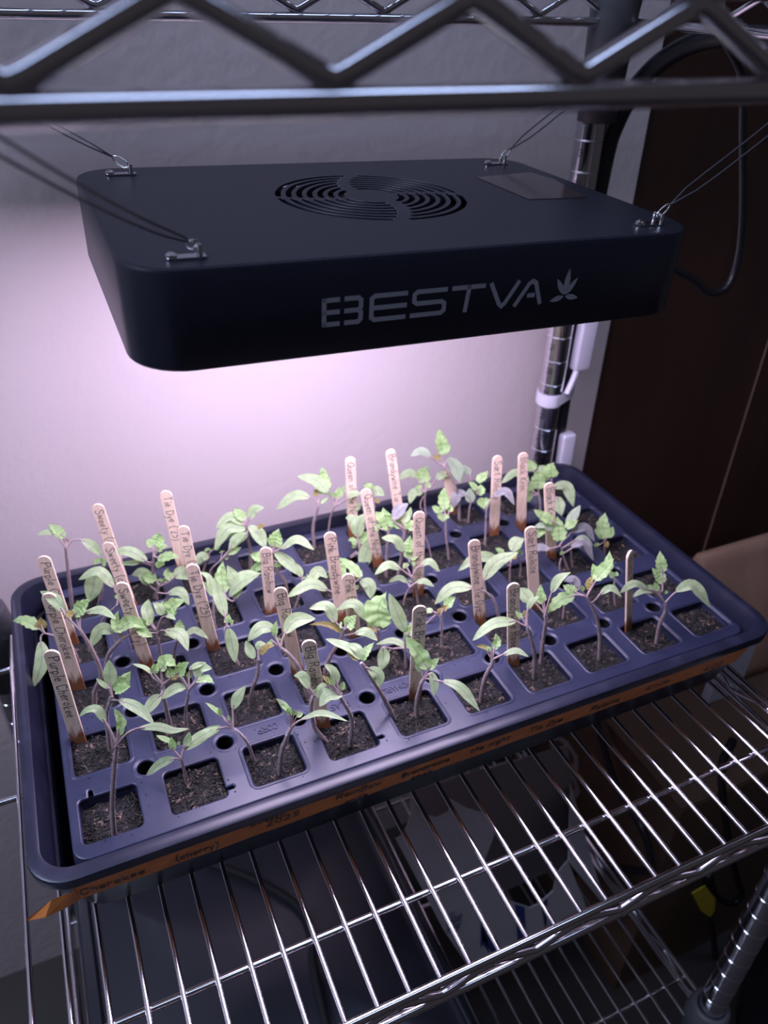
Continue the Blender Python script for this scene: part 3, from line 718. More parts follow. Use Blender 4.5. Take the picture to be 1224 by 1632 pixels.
# pixel polylines of each stem and leaf in the photograph; every one is placed in depth at its own cell below
PLANTS = '''P 180,1327 179,1284 182,1227 186,1187
c 14 185,1182 176,1165 / 168,1151 155,1131 139,1132 126,1142
c 13 188,1184 200,1171 216,1162 / 223,1160 251,1158 276,1164 301,1161
t 12 187,1178 188,1167 / 189,1165 193,1151 181,1127
s 6 191,1174 / 192,1171 199,1161
P 299,1252 294,1231 289,1210
c 15 289,1211 280,1209 / 278,1208 255,1218 233,1236
c 18 290,1202 292,1195 / 293,1194 317,1176 348,1158
t 10 284,1196 / 276,1194 274,1182 273,1173
s 8 277,1192 274,1184 / 275,1183 263,1178 249,1172
s 5 285,1192 / 284,1188 286,1181
c 12 292,1196 / 294,1190 299,1180 302,1166
P 406,1211 395,1185 381,1168 371,1161
c 16 368,1162 360,1159 / 352,1158 323,1172 292,1192
c 17 369,1154 371,1142 / 371,1129 379,1111 392,1093
t 7 357,1148 / 351,1138 341,1130 327,1119
s 6 360,1152 356,1146 / 352,1142 349,1127
s 5 366,1150 / 366,1148 362,1140
P 445,1232 448,1203 456,1178 464,1160
c 11 465,1160 475,1150 / 481,1146 514,1137 555,1150
c 10 463,1156 463,1142 / 463,1138 452,1123 440,1113
t 8 463,1142 / 462,1138 457,1129 445,1123
s 7 466,1148 / 468,1140 469,1130
s 8 469,1148 / 473,1142 483,1136
P 523,1184 503,1162 497,1142 496,1121 501,1107
c 15 495,1111 493,1099 / 491,1093 483,1077 468,1077
c 12 499,1107 497,1101 / 493,1097 487,1089 475,1078
s 6 501,1107 / 502,1103 503,1097
P 557,1191 561,1158 557,1136 541,1109
c 21 538,1103 545,1105 / 545,1107 524,1109 509,1126
c 18 534,1100 524,1094 / 522,1094 512,1099 507,1113
c 17 538,1099 538,1093 / 537,1089 530,1070 517,1058
b 8 533,1097 / 528,1091 520,1082 513,1075
s 8 543,1103 / 544,1099 548,1086
t 7 536,1098 / 532,1093 522,1078
P 630,1146 618,1124 599,1091 583,1067 576,1056
c 19 583,1067 585,1064 / 588,1065 603,1077 605,1096
c 16 574,1053 / 574,1050 558,1034 519,1018
c 14 574,1053 / 574,1051 570,1034 552,1026
t 11 576,1058 577,1054 / 578,1052 584,1038 597,1022
b 9 573,1053 / 571,1050 566,1048 552,1038
P 665,1144 664,1120 671,1091 677,1081
t 20 677,1071 / 681,1064 667,1042 643,1010
c 17 681,1085 703,1086 / 707,1085 734,1097 765,1134
c 14 681,1083 686,1073 / 687,1071 692,1089 692,1110
c 10 675,1083 672,1071 / 671,1071 667,1063 663,1054
t 10 681,1073 / 684,1065 692,1056 701,1048
P 766,1116 772,1083 784,1059 785,1051
c 10 786,1051 800,1044 / 802,1043 823,1037 843,1047
t 11 787,1043 / 788,1034 792,1022 790,1008
b 7 784,1045 778,1041 / 780,1038 772,1032 757,1029
t 7 786,1043 / 782,1038 778,1034 772,1032
P 851,1083 852,1043 843,1006 840,998
c 19 840,1000 831,995 / 821,990 784,996 753,1021
b 8 839,989 / 838,983 836,971
c 10 841,989 840,977 / 841,971 847,959 859,950
t 8 838,996 833,985 / 831,985 826,979 822,973
P 862,1060 865,1026 870,991 869,979
c 21 868,975 853,961 / 847,959 837,947 827,937
c 16 870,967 877,951 / 879,943 891,924 910,912
t 10 869,967 / 867,959 862,945 862,930
t 8 868,967 / 864,961 859,955 856,942
P 956,1051 956,1014 949,979 935,951
t 17 935,948 919,948 / 913,949 890,959 870,979
c 12 947,965 951,954 / 957,946 974,937 991,951
t 17 941,946 947,930 / 949,924 966,905 980,889
t 16 945,924 / 951,922 968,901 972,876
t 12 948,928 / 951,922 948,909 944,897
b 10 941,946 / 940,940 939,930 946,916
s 7 931,948 / 929,942 927,933
t 14 929,947 / 917,944 906,938 896,932
P 982,967 979,942 980,922
s 9 980,922 / 979,920 975,916 972,910
s 6 980,922 / 982,918 983,911
P 1047,1024 1051,997 1060,975 1060,961
c 19 1062,959 1074,946 / 1078,942 1104,934 1133,969
c 15 1057,956 1043,942 / 1033,940 1011,930 988,945
c 11 1057,958 1045,946 / 1041,943 1025,942 1008,951
t 14 1056,942 1056,930 / 1056,928 1049,916 1038,904
t 14 1056,922 / 1055,911 1053,893 1052,877
s 8 1053,950 / 1049,942 1043,928
s 8 1049,946 / 1043,940 1031,933
s 6 1057,944 / 1060,942 1064,946
P 176,1199 172,1164 170,1138 178,1109
c 21 176,1097 / 176,1093 175,1072 174,1052
c 17 179,1119 186,1116 / 190,1115 221,1130 246,1154
t 18 182,1103 / 184,1101 196,1087 210,1068
t 10 182,1105 / 184,1103 200,1097 210,1093
c 8 175,1103 / 174,1097 165,1091 153,1081
P 271,1157 265,1130 260,1107 259,1091
c 19 260,1105 257,1106 / 256,1108 243,1121 229,1140
c 8 255,1093 245,1081 / 242,1074 231,1064 211,1058
t 11 251,1087 246,1074 / 246,1072 246,1064 244,1056
t 18 259,1083 257,1070 / 256,1066 266,1054 283,1063
t 12 268,1083 272,1081 / 272,1078 271,1070 270,1062
P 296,1158 296,1134 300,1111 301,1099
c 17 300,1099 297,1097 / 296,1095 278,1099 256,1114
t 16 298,1097 292,1083 / 284,1074 292,1064 303,1054
c 10 301,1091 301,1074 / 302,1066 315,1060 329,1056
c 17 302,1097 311,1085 / 313,1081 319,1066 338,1066
t 13 306,1091 / 315,1085 329,1083 343,1090
s 8 301,1087 / 300,1081 304,1069
b 8 298,1093 288,1081 / 284,1078 276,1081 270,1085
P 397,1122 402,1099 411,1074 412,1050
c 15 410,1052 / 405,1049 398,1036 392,1021
b 10 412,1050 / 415,1042 425,1031 440,1028
c 11 410,1048 / 411,1036 413,1027 425,1027
P 492,1114 484,1083 476,1063 462,1044 447,1032
c 20 441,1022 437,1009 / 437,1001 415,1001 395,1022
c 23 449,1032 451,1016 / 454,1008 472,989 503,986
t 9 440,1022 / 438,1014 439,1001 442,987
t 7 439,1024 / 435,1022 429,1024 425,1022
s 7 441,1022 / 443,1020 445,1016
P 517,1083 523,1054 541,1022 549,1003
c 19 541,999 536,993 / 535,991 521,967 493,970
c 14 547,1018 564,1010 / 566,1009 584,1007 602,1021
t 14 550,1001 / 552,997 560,989 569,979
t 10 547,999 / 544,997 539,996
t 10 552,999 / 558,999 567,1000
t 8 551,999 / 552,993 553,981
b 9 541,1007 / 543,1007 523,995 492,995
P 603,1030 603,1018 604,1003
t 34 604,1001 / 605,997 603,969 617,941
c 17 603,1007 594,999 / 585,987 564,962 536,972
b 14 602,1006 / 601,1004 590,994 581,986
P 622,1058 619,1042 628,1034 650,1033
c 11 651,1034 / 651,1032 626,1021 599,1027
c 19 622,1036 / 611,1032 611,1050 606,1069
P 647,1063 646,1032 645,1009
c 21 645,1009 / 645,1006 632,975 620,945
t 11 648,1018 / 651,1011 654,1001 655,991
P 705,1033 704,1007 703,981
c 9 702,984 695,977 / 690,974 683,973 677,978
t 12 704,979 707,971 / 710,967 718,958 727,951
b 10 703,980 / 701,977 700,973 696,971
b 9 705,977 / 707,971 713,964
P 794,998 793,975 785,953 774,943
c 20 771,941 758,937 / 751,936 719,938 693,963
c 21 774,934 772,926 / 771,923 791,896 826,880
b 14 771,931 / 770,927 760,921 752,917
t 12 606,1060 715,961 / 709,961 719,955 727,951
P 813,930 813,908 814,896
c 18 811,908 803,897 / 793,890 760,889 730,910
c 21 817,894 819,883 / 816,878 823,865 836,858
b 12 813,894 / 815,889 826,880
t 9 811,889 805,885 / 801,884 795,877 788,873
P 829,920 830,902 827,887
s 9 827,887 / 827,883 832,877
s 8 827,887 / 823,883 821,879
P 898,985 900,963 904,942
p 12 905,940 922,940 / 924,936 915,922 899,926
s 7 904,942 / 902,938 900,934
P 150,1121 151,1101 161,1074 147,1036 127,1003
t 19 121,987 / 121,980 131,968 145,953
c 14 123,999 128,985 133,978 / 137,975 161,972 185,987
c 18 116,991 106,983 / 101,974 88,956 64,942
b 11 121,985 / 116,980 102,976
P 167,1091 171,1048 184,1029 194,1019
c 20 180,1027 180,1011 / 181,1007 161,1004 144,1031
t 13 190,1015 / 190,1007 185,991 189,972
t 18 194,1017 188,1007 / 188,1004 210,993 235,1001
t 12 196,1015 217,1005 / 219,1001 227,1007 245,1016
b 10 191,1017 / 193,1013 195,1008
P 126,1054 118,1036 104,1019 71,1009
t 16 71,1007 65,1004 / 61,1000 39,989 18,989
c 22 70,1009 65,1015 / 65,1023 67,1052 54,1095
b 15 69,1007 / 67,1001 65,982
P 256,1058 254,1031 249,1005
c 19 245,997 / 241,991 234,972 237,955
t 11 243,999 / 239,994 233,986
c 14 257,984 260,982 / 259,980 253,968 244,961
t 11 260,984 / 260,978 259,964 261,956
t 19 261,982 / 266,977 278,964 296,956
t 9 266,982 / 271,979 284,976
c 8 251,999 257,986 / 264,982 272,982 280,988
c 19 251,1015 257,1005 / 264,1004 288,1011 300,1038
t 15 245,1003 235,1003 / 231,1002 215,990 198,994
c 9 245,1009 / 237,1009 227,1003 221,1001
P 277,1056 278,1042 282,1021
t 13 285,1009 / 286,1007 286,997 287,986
c 12 284,1017 292,1016 / 294,1014 311,1005 333,1019
t 10 288,1015 / 294,1015 300,1023
c 9 283,1019 / 282,1018 272,1011 261,1011
P 380,1058 368,1036 360,1009 362,997
c 19 362,1000 / 364,1002 370,1027 375,1056
t 8 362,997 / 363,991 365,978
t 8 364,997 / 368,993 373,988
s 7 364,998 / 362,993 359,985
c 18 360,992 359,984 / 359,981 349,950 341,920
P 343,1004 340,976 341,956
c 11 341,956 340,952 / 339,949 333,937 321,927
c 11 342,954 / 337,950 333,921 317,911
P 362,986 361,968 361,954
c 19 361,954 / 366,949 384,929 417,913
c 14 364,931 368,924 / 370,923 390,915 417,914
t 17 357,950 / 357,943 353,919 355,892
c 21 366,954 372,958 / 374,954 376,929 362,901
P 338,931 335,919 337,907 351,894
t 9 359,888 / 364,882 374,878 386,872
s 8 355,888 / 354,880
c 18 360,884 366,876 / 368,873 376,860 394,849
s 7 356,890 / 360,888 363,891
P 321,911 329,898 334,888 333,882
c 16 336,888 / 333,888 321,888 316,900
c 18 339,882 343,873 / 345,870 360,850 390,843
s 8 333,882 / 331,878 329,873
t 8 337,880 / 343,874 353,869
s 6 334,882 / 335,878 336,875
P 116,974 112,940 108,903 105,874
c 10 105,870 92,855 / 88,850 76,848 59,852
t 14 104,864 / 101,856 88,844 76,834
c 15 106,874 114,862 127,860 / 131,860 149,872 163,887
b 8 105,866 / 106,862 108,858
P 151,1007 163,989 186,965
c 17 184,944 / 181,935 157,910 125,924
t 9 187,964 / 188,954 190,944
P 159,964 163,934 159,903
c 26 159,913 / 152,910 149,932 143,959
t 11 158,901 / 156,897 151,889
t 12 161,901 / 163,897 170,891
b 8 161,903 / 163,901 167,899
P 245,954 251,935 244,911 245,886
t 19 246,870 / 247,868 251,858 252,846
t 12 244,874 / 243,870 238,864 231,860
t 10 248,880 / 251,877 259,871 269,872
t 13 247,890 / 253,890 272,887 288,891
t 14 247,892 / 251,895 257,898 264,901
c 17 243,905 236,896 / 234,893 204,878 176,883
c 10 239,905 227,897 / 224,896 208,898 192,898
P 251,962 250,947 253,931
c 19 247,947 239,933 / 236,932 227,913 210,916
t 15 251,931 / 247,923 239,921 225,915
t 12 257,941 272,925 / 273,922 267,913 268,904
c 22 259,939 272,925 / 278,919 290,913 301,923
c 15 253,954 264,946 / 268,945 288,943 302,965
s 8 253,931 / 255,927 256,921
s 7 257,929 / 261,927 265,923
s 7 249,931 / 247,925 249,919
P 399,911 399,878 394,856 393,835
c 16 391,843 389,837 / 387,835 367,824 344,842
t 13 392,831 / 389,828 381,819 372,808
c 15 395,831 / 397,827 405,813 421,809
c 19 393,845 / 391,843 362,843 342,876
c 17 394,850 / 394,851 377,860 365,879
c 22 395,841 / 397,839 411,851 424,874
b 8 407,841 / 411,841 418,838 423,837
P 457,947 454,927 440,907 432,882
t 18 436,876 / 437,870 440,856 445,841
t 11 433,872 / 431,864 425,857
t 12 438,874 / 442,870 451,862
c 18 440,876 446,875 / 449,874 473,860 501,877
c 20 436,876 / 438,880 458,896 479,918
t 12 438,894 / 442,896 447,905
t 14 432,888 426,886 / 422,887 411,888 397,883
t 12 422,894 / 418,898 407,905 397,911
P 470,982 474,960 481,939 482,929
c 12 481,923 / 481,919 475,907 468,897
t 9 486,927 / 491,921 496,918
c 17 487,928 493,927 / 495,927 507,911 522,921
s 7 484,927 / 485,923 484,919
P 554,984 552,968 546,954
c 18 544,954 526,942 / 521,940 495,931 457,952
s 7 546,954 / 544,952 543,947
P 542,970 541,954 540,937
t 24 540,934 / 538,929 538,911 533,882
t 14 541,937 573,923 / 575,919 559,903 537,888
b 9 540,937 / 539,933 536,928
P 501,873 499,839 508,806
c 17 508,806 504,798 496,793 / 493,792 469,790 441,812
t 17 511,790 / 516,786 516,765 513,742
c 21 523,785 / 522,784 502,765 474,759
b 12 510,792 / 508,788 500,780
t 4 509,805 / 512,802 524,792
P 522,851 526,827 533,807
t 4 532,805 528,794 / 526,790 522,785
t 11 535,798 / 538,794 541,782 541,774
c 12 538,798 / 545,784 555,776 567,782
c 12 536,806 551,797 / 556,794 563,787 576,788
s 8 534,798 / 533,792 532,784
P 597,851 596,823 596,802
t 15 575,806 574,807 / 573,807 561,810 550,818
c 16 597,802 594,796 / 594,790 600,782 613,790
t 10 594,798 593,782 / 592,780 587,776 577,773
b 9 598,806 / 600,800 606,795
P 561,898 570,882 572,872
t 15 573,871 / 575,865 581,855 589,845
t 9 571,871 / 567,867 561,861 554,862
c 22 571,859 / 570,855 571,835 583,818
c 22 574,876 590,861 / 590,860 583,884 576,914
c 16 570,841 / 567,837 561,827 551,825
P 616,916 617,881 619,847
t 18 616,851 / 619,843 614,823 610,807
t 14 615,847 / 612,831 598,814
t 12 616,845 / 604,842 596,837
t 10 618,843 / 622,831 619,816
P 633,921 641,880 645,843
p 19 641,841 628,831 / 628,828 637,814 651,802
c 15 644,837 / 642,833 647,823 652,814
t 14 642,847 / 637,841 630,835 617,839
t 14 647,847 / 651,843 655,835 663,831
c 18 645,881 / 643,878 630,860 608,857
s 8 645,839 / 649,831 655,808
P 667,963 662,934 656,920
c 14 655,920 643,910 / 637,906 618,900 597,916
c 11 659,918 665,905 / 671,901 685,895 701,911
t 15 653,898 / 654,891 659,879 667,869
t 13 651,885 / 651,879 652,865 654,852
t 11 651,906 / 648,903 643,896
t 10 653,896 / 651,887 645,875
s 7 654,904 / 657,900 661,896
P 643,967 646,951 653,936
c 9 651,934 / 649,928 636,921 619,928
c 10 655,934 661,930 / 663,928 677,926 692,935
s 6 653,934 / 653,928 654,924
P 571,961 574,943 574,926
c 20 574,926 / 575,925 589,934 591,954
c 9 573,941 / 571,938 566,934
b 8 574,926 / 572,922 569,914
P 551,894 559,887 568,879
c 21 568,881 585,894 / 588,895 604,912 618,943
s 8 568,879 / 566,873 563,867
P 733,827 730,793 720,762 708,744
g 13 707,746 696,735 688,729 / 686,727 671,719 654,727
t 17 707,727 / 708,723 702,703 700,681
t 14 709,725 / 710,721 708,705 715,701
g 21 710,739 713,733 / 714,731 726,744 734,770
b 10 705,731 / 702,729 696,729 689,725
P 726,811 723,793 720,772
s 8 720,772 / 718,768 716,762
P 675,817 677,801 678,784
c 14 671,772 666,761 / 664,759 651,754 636,764
t 18 677,774 / 677,768 675,756 684,741
c 13 687,774 694,765 / 696,764 706,756 716,760
c 14 674,788 / 672,786 659,786 653,803
t 8 678,780 / 681,776 685,768
t 10 675,784 / 669,780 661,774
P 668,817 670,805 675,791
s 8 675,791 / 674,786 671,782
P 716,891 711,854 710,831
t 14 708,817 / 709,811 707,793 709,774
t 15 709,819 / 707,820 706,826 706,833
t 10 706,817 / 700,815 688,806
t 9 711,819 / 716,815 719,803
t 9 705,819 / 702,817 699,811
P 690,896 683,870 676,852
s 8 676,852 / 674,848 671,844
P 747,831 748,813 751,801
p 15 750,801 745,791 / 743,788 730,788 722,810
g 16 751,803 / 751,801 749,791 749,778
g 13 750,766 749,760 / 748,757 743,748 735,743
P 773,871 774,844 775,813
t 17 773,797 / 771,795 771,805 772,813
t 13 763,793 / 763,788 766,780 766,770
t 10 762,788 / 759,780 753,772 746,768
t 12 759,770 / 762,768 769,760 779,749
p 14 777,805 783,794 / 787,791 806,783 820,805
P 861,835 861,802 859,788
c 16 850,778 / 843,770 823,753 799,770
t 18 856,784 / 857,778 858,765 858,745
t 14 854,755 / 849,749 845,739 842,731
c 20 862,769 / 866,767 868,755 859,742
t 16 850,788 / 847,790 839,792 830,805
t 10 854,784 / 847,782 841,770
P 877,831 878,802 879,763
t 19 879,763 / 878,759 878,747 883,735
c 18 880,782 / 882,776 903,776 914,808
c 18 884,794 888,792 / 890,792 891,806 895,822
P 907,910 898,886 893,867
t 19 892,866 / 892,861 890,843 888,821
t 15 888,835 884,833 / 881,831 866,823 850,811
g 15 896,847 / 903,835 913,823 925,805
p 14 892,874 880,874 / 876,875 856,874 836,892
g 13 884,847 / 880,845 868,837 851,840
t 11 872,847 870,846 / 868,846 860,849 855,860
p 15 896,863 905,855 / 911,848 933,841 948,863
p 15 903,887 908,876 / 911,871 931,865 946,894
g 9 907,870 913,863 / 917,860 931,857 946,870
t 12 898,843 / 903,841 913,833 923,829
P 891,919 892,904 894,890
s 8 894,890 / 896,884 894,878
P 914,904 911,888 910,874
s 8 910,874 / 911,870 907,865
P 965,880 964,870 964,861
t 17 964,860 / 964,857 961,837 965,815
t 11 962,859 / 960,856 954,849 946,844
t 11 966,860 / 969,855 978,838
s 9 963,863 954,870 / 952,871 949,865
b 7 965,861 / 966,863 968,874'''
STICKS = [
    ('Purple Cherokee', (68, 886), (115, 1020), 18, 'back'),
    ('Purple Cherokee', (76, 945), (126, 1098), 20, 'middle'),
    ('Purple Cherokee', (80, 1036), (127, 1185), 23, 'front'),
    ('Sweety (cherry)', (154, 803), (200, 938), 18, 'back'),
    ('Sweety (cherry)', (170, 864), (215, 985), 19, 'middle'),
    ('Sweety (cherry)', (192, 928), (236, 1061), 21, 'front'),
    ("Tie Dye ('25)", (263, 782), (289, 903), 17, 'back'),
    ("Tie Dye ('25)", (291, 838), (318, 955), 17, 'middle'),
    ("Tie Dye ('25)", (305, 899), (341, 1036), 20, 'front'),
    ('Big Rainbow', (423, 872), (438, 996), 19, 'back'),
    ('Big Rainbow', (445, 936), (473, 1073), 20, 'middle'),
    ('Big Rainbow', (491, 1020), (516, 1160), 23, 'front'),
    ('Pink Brandywine', (525, 848), (545, 990), 19, 'back'),
    ('Pink Brandywine', (554, 914), (575, 1036), 20, 'middle'),
    ('Pink Brandywine', (669, 965), (660, 1112), 22, 'front'),
    ('Queen of the Night', (558, 728), (563, 855), 17, 'back'),
    ('Queen of the Night', (582, 779), (597, 893), 15, 'middle'),
    ('Queen of the Night', (668, 815), (666, 950), 17, 'front'),
    ('Brandywine Tie Dye', (622, 716), (638, 838), 16, 'back'),
    ('Brandywine Tie Dye', (755, 860), (764, 993), 20, 'front'),
    ('Black Krim', (714, 750), (718, 815), 15, 'short'),
    ('Sart Roloise', (793, 726), (787, 855), 15, 'back'),
    ('Sart Roloise', (845, 839), (851, 968), 19, 'middle'),
    ('Brandywine Rose', (818, 929), (817, 1062), 19, 'front'),
    ('Black Krim', (834, 721), (829, 843), 16, 'back'),
    ('Black Krim', (875, 769), (879, 892), 15, 'middle'),
    ('Black Krim', (1004, 878), (1001, 1004), 18, 'front'),
]

# ================================================================== tray
PITCH = 0.052
tray = empty('seedling_tray', (-0.002, 0, -0.0555), 'black plastic nursery tray with orange tape on its front, standing on the wire shelf', 'tray')
def ring(hx, hy, r, z): return rrect(hx, hy, r, z + 0.0555, 8)
m = MB()
m.loft([ring(0.2610, 0.1262, 0.022, -0.0555), ring(0.2625, 0.1272, 0.022, -0.0540), ring(0.2700, 0.1424, 0.020, -0.0010),
        ring(0.2770, 0.1448, 0.023, -0.0006), ring(0.2785, 0.1460, 0.024, 0.0004), ring(0.2790, 0.1464, 0.024, 0.0060), ring(0.2785, 0.1460, 0.024, 0.0076), ring(0.2774, 0.1450, 0.023, 0.0082),
        ring(0.2722, 0.1380, 0.019, 0.0082), ring(0.2715, 0.1373, 0.0185, 0.0079), ring(0.2711, 0.1369, 0.018, 0.0070),
        ring(0.2668, 0.1340, 0.017, -0.0180), ring(0.2652, 0.1325, 0.017, -0.0190), ring(0.2600, 0.1252, 0.019, -0.0520), ring(0.2580, 0.1240, 0.019, -0.0535)], True, True)
m.build('tray_shell', M['tray'], tray, smooth='auto')
# orange masking tape along the front wall
def wall_y(z): return -(0.1272 + (z + 0.0540) / 0.053 * 0.0152) - 0.0005
m = MB()
N_ = 40
top, bot = [], []
for i in range(N_ + 1):
    x = -0.259 + (0.252 + 0.259) * i / N_
    zt = -0.0045 + 0.0010 * math.sin(i * 0.9) * 0.3; zb_ = -0.0275 + 0.0006 * math.sin(i * 1.7)
    top.append(Vector((x + 0.002, wall_y(zt), zt + 0.0555))); bot.append(Vector((x + 0.002, wall_y(zb_), zb_ + 0.0555)))
back = [p + Vector((0, 0.0002, 0)) for p in top]
m.add(top + bot, [(i, N_ + 1 + i, N_ + 2 + i, i + 1) for i in range(N_)])
# loose end peeling away to the left
E0t, E0b = top[0], bot[0]
fl = [(E0t, E0b)]
tip = at(44, 1468, 1, -0.148) - Vector((-0.002, 0, -0.0555))
c1 = at(118, 1425, 1, -0.1450) - Vector((-0.002, 0, -0.0555)); c2 = at(100, 1450, 1, -0.146) - Vector((-0.002, 0, -0.0555))
d1 = at(82, 1434, 1, -0.146) - Vector((-0.002, 0, -0.0555)); d2 = at(72, 1462, 1, -0.150) - Vector((-0.002, 0, -0.0555))
o_ = m.add([E0t, E0b, c1 + Vector((0, .002, 0)), c2, d1, d2, tip + Vector((0, 0, 0.002)), tip], [(0, 1, 3, 2), (2, 3, 5, 4), (4, 5, 7, 6)])
tp = m.build('masking_tape', M['tape'], tray, smooth=False, label='orange masking tape with handwriting, its left end peeling')
rt = random.Random(5)
m = MB()
def tape_word(text, u, v, u2, size, dz=0.0):
    z = -0.0185
    q = at(u, v, 1, wall_y(z)); q2 = at(u2, v - (u2 - u) * 0.33, 1, wall_y(z))
    z = max(-0.0235, min(-0.0155, q.z)) + dz
    k = (q2.x - q.x) / text_len(text, size, 1.3)
    ex = Vector((1, 0, 0)) * k; ey = Vector((0, wall_y(0) - wall_y(-1), 1)).normalized()
    m = MB()
    lettering(m, text, Vector((q.x + 0.002, wall_y(z) - 0.0001, z + 0.0555)), ex, ey, size, 0.0009, Vector((0, -1, 0)), jit=0.35, gap=1.3, rnd=rt, lift=0.0004)
    m.build('handwritten_word', M['ink'], tp, smooth=False)
for w_ in (('Cherokee', 130, 1428, 235, 0.0088), ('(cherry)', 282, 1374, 352, 0.0088), ('Sweety', 396, 1306, 452, 0.0044, 0.0072), ('2025', 424, 1316, 480, 0.0078), ('RainBow', 535, 1274, 608, 0.0080, 0.001), ('2025', 552, 1282, 590, 0.0040, -0.0045),
                    ('Brandywine', 640, 1240, 716, 0.0070, 0.001), ('2025', 657, 1246, 692, 0.0040, -0.0045), ('the night', 748, 1200, 812, 0.0078), ('Tie Dye', 842, 1168, 896, 0.0082), ('Roloise', 940, 1135, 987, 0.0082), ('Krim', 1028, 1102, 1067, 0.0092), ('4/22', 1120, 1074, 1150, 0.0088)):
    tape_word(*w_)

# ------------------------------------------------------------------ 50-cell insert
ins = empty('cell_insert', (0, 0, 0), 'black fifty-cell plug insert with square cells and round drain holes, inside the tray', 'cell tray')
def cell_c(i, j): return ((i - 4.5) * PITCH + 0.0005, (j - 2) * PITCH)
CHX, CHY = 0.0185, 0.0175
def cell_loop(i, j, dx=0.0, dy=0.0):
    cx, cy = cell_c(i, j)
    L = rrect(CHX - dx, CHY - dy, 0.0042, 0, 5, cx, cy)
    if (i, j) == (0, 0) and dx == 0:      # torn notch at the back left
        k = max(range(len(L)), key=lambda q: (-L[q].x * 1.0 + L[q].y))
        n = [Vector((cx - 0.0070, cy + CHY, 0)), Vector((cx - 0.0072, cy + CHY + 0.0045, 0)), Vector((cx - 0.0095, cy + CHY + 0.0060, 0)), Vector((cx - 0.0120, cy + CHY + 0.0048, 0)), Vector((cx - 0.0122, cy + CHY, 0))]
        L = L[:6] + n + L[6:]
    if (i, j) in ((1, 0), (3, 0)) and dx == 0:
        s = 1
        n = [Vector((cx + CHX, cy - 0.0128, 0)), Vector((cx + CHX + 0.0042, cy - 0.0126, 0)), Vector((cx + CHX + 0.0056, cy - 0.0105, 0)), Vector((cx + CHX + 0.0042, cy - 0.0080, 0)), Vector((cx + CHX, cy - 0.0082, 0))]
        L = L + n
    return L
loops = [rrect(0.2562, 0.1298, 0.009, 0, 6)]
for i in range(10):
    for j in range(5): loops.append(cell_loop(i, j))
HOLES = [((i - 4) * PITCH + 0.0, (j - 1.5) * PITCH) for i in range(9) for j in range(4)]
HR = 0.0068
for hx, hy in HOLES:
    loops.append([Vector((hx + HR * math.cos(2 * math.pi * k / 28), hy + HR * math.sin(2 * math.pi * k / 28), 0)) for k in range(28)])
me = filled(loops, -0.0014, 0.0002, 0.0012, 2)
me.materials.append(M['insert'])
me.polygons.foreach_set('use_smooth', [True] * len(me.polygons)); me.set_sharp_from_angle(angle=math.radians(50))
link('top_sheet', me, ins)
m = MB()
for i in range(10):
    for j in range(5):
        cx, cy = cell_c(i, j)
        m.loft([rrect(CHX + 0.0003, CHY + 0.0003, 0.0045, -0.0009, 4, cx, cy), rrect(CHX - 0.0015, CHY - 0.0015, 0.004, -0.0160, 4, cx, cy), rrect(CHX - 0.0045, CHY - 0.0045, 0.004, -0.0500, 4, cx, cy)], False, True)
m.build('cell_pockets', M['insert'], ins)
def one_ring(prof, n, nm, mt):
    m = MB()
    m.loft([[Vector((r * math.cos(2 * math.pi * k / n), r * math.sin(2 * math.pi * k / n), z)) for k in range(n)] for r, z in prof])
    first = None
    for hx, hy in HOLES:
        if first is None: o = m.build(nm, mt, ins); first = o.data
        else: o = link(nm, first, ins)
        o.location = (hx, hy, 0)
one_ring(((HR + 0.0003, -0.0009), (HR - 0.0003, -0.012), (HR - 0.0006, -0.046)), 20, 'hole_sleeve', M['case_in'])
one_ring(((HR + 0.0004, 0.0), (HR + 0.0008, 0.00035), (HR + 0.0014, 0.00035), (HR + 0.0018, 0.0)), 28, 'hole_rim', M['insert'])
first = None
for i in range(10):
    for j in range(5):
        cx, cy = cell_c(i, j)
        if first is None:
            m = MB()
            m.loft([rrect(CHX + a, CHY + a, 0.0042 + a, z, 5) for a, z in ((0.0002, -0.0003), (0.0006, 0.00035), (0.0011, 0.00045), (0.0016, 0.0003), (0.0021, -0.0002))])
            o = m.build('cell_rim', M['insert'], ins); first = o.data
        elif (i, j) in ((4, 2), (1, 0), (3, 0)): continue
        else: o = link('cell_rim', first, ins)
        o.location = (cx, cy, 0)
        if (i, j) == (0, 0): o.location = (cell_c(4, 2)[0], cell_c(4, 2)[1], 0.0)
m = MB()
m.loft([rrect(0.2558, 0.1296, 0.009, -0.0004, 6), rrect(0.2574, 0.1312, 0.009, -0.0026, 6), rrect(0.2582, 0.1318, 0.009, -0.0120, 6), rrect(0.2584, 0.1312, 0.009, -0.0200, 6)])
m.build('skirt', M['insert'], ins)
m = MB()
for wd, cx in (('LANDMARK', -0.026), ('PLASTIC', -0.078), ('CORP.', -0.1275)):
    Lw = text_len(wd, 0.0048)
    lettering(m, wd, Vector((cx + Lw / 2, -0.0757, 0)), Vector((-1, 0, 0)), Vector((0, -1, 0)), 0.0048, 0.00055, Vector((0, 0, 1)), lift=0.00035)
m2 = MB()
for f in m.f:      # give every stroke a height so the letters stand proud
    q = [Vector(m.v[i]) for i in f]
    lo_ = [Vector((p.x, p.y, -0.0002)) for p in q]; q = [p + Vector((0, 0, 0.0003)) for p in q]
    m2.add(q + lo_, [(0, 1, 2, 3), (0, 4, 5, 1), (1, 5, 6, 2), (2, 6, 7, 3), (3, 7, 4, 0)])
m2.build('raised_lettering', M['insert'], ins, smooth=False)

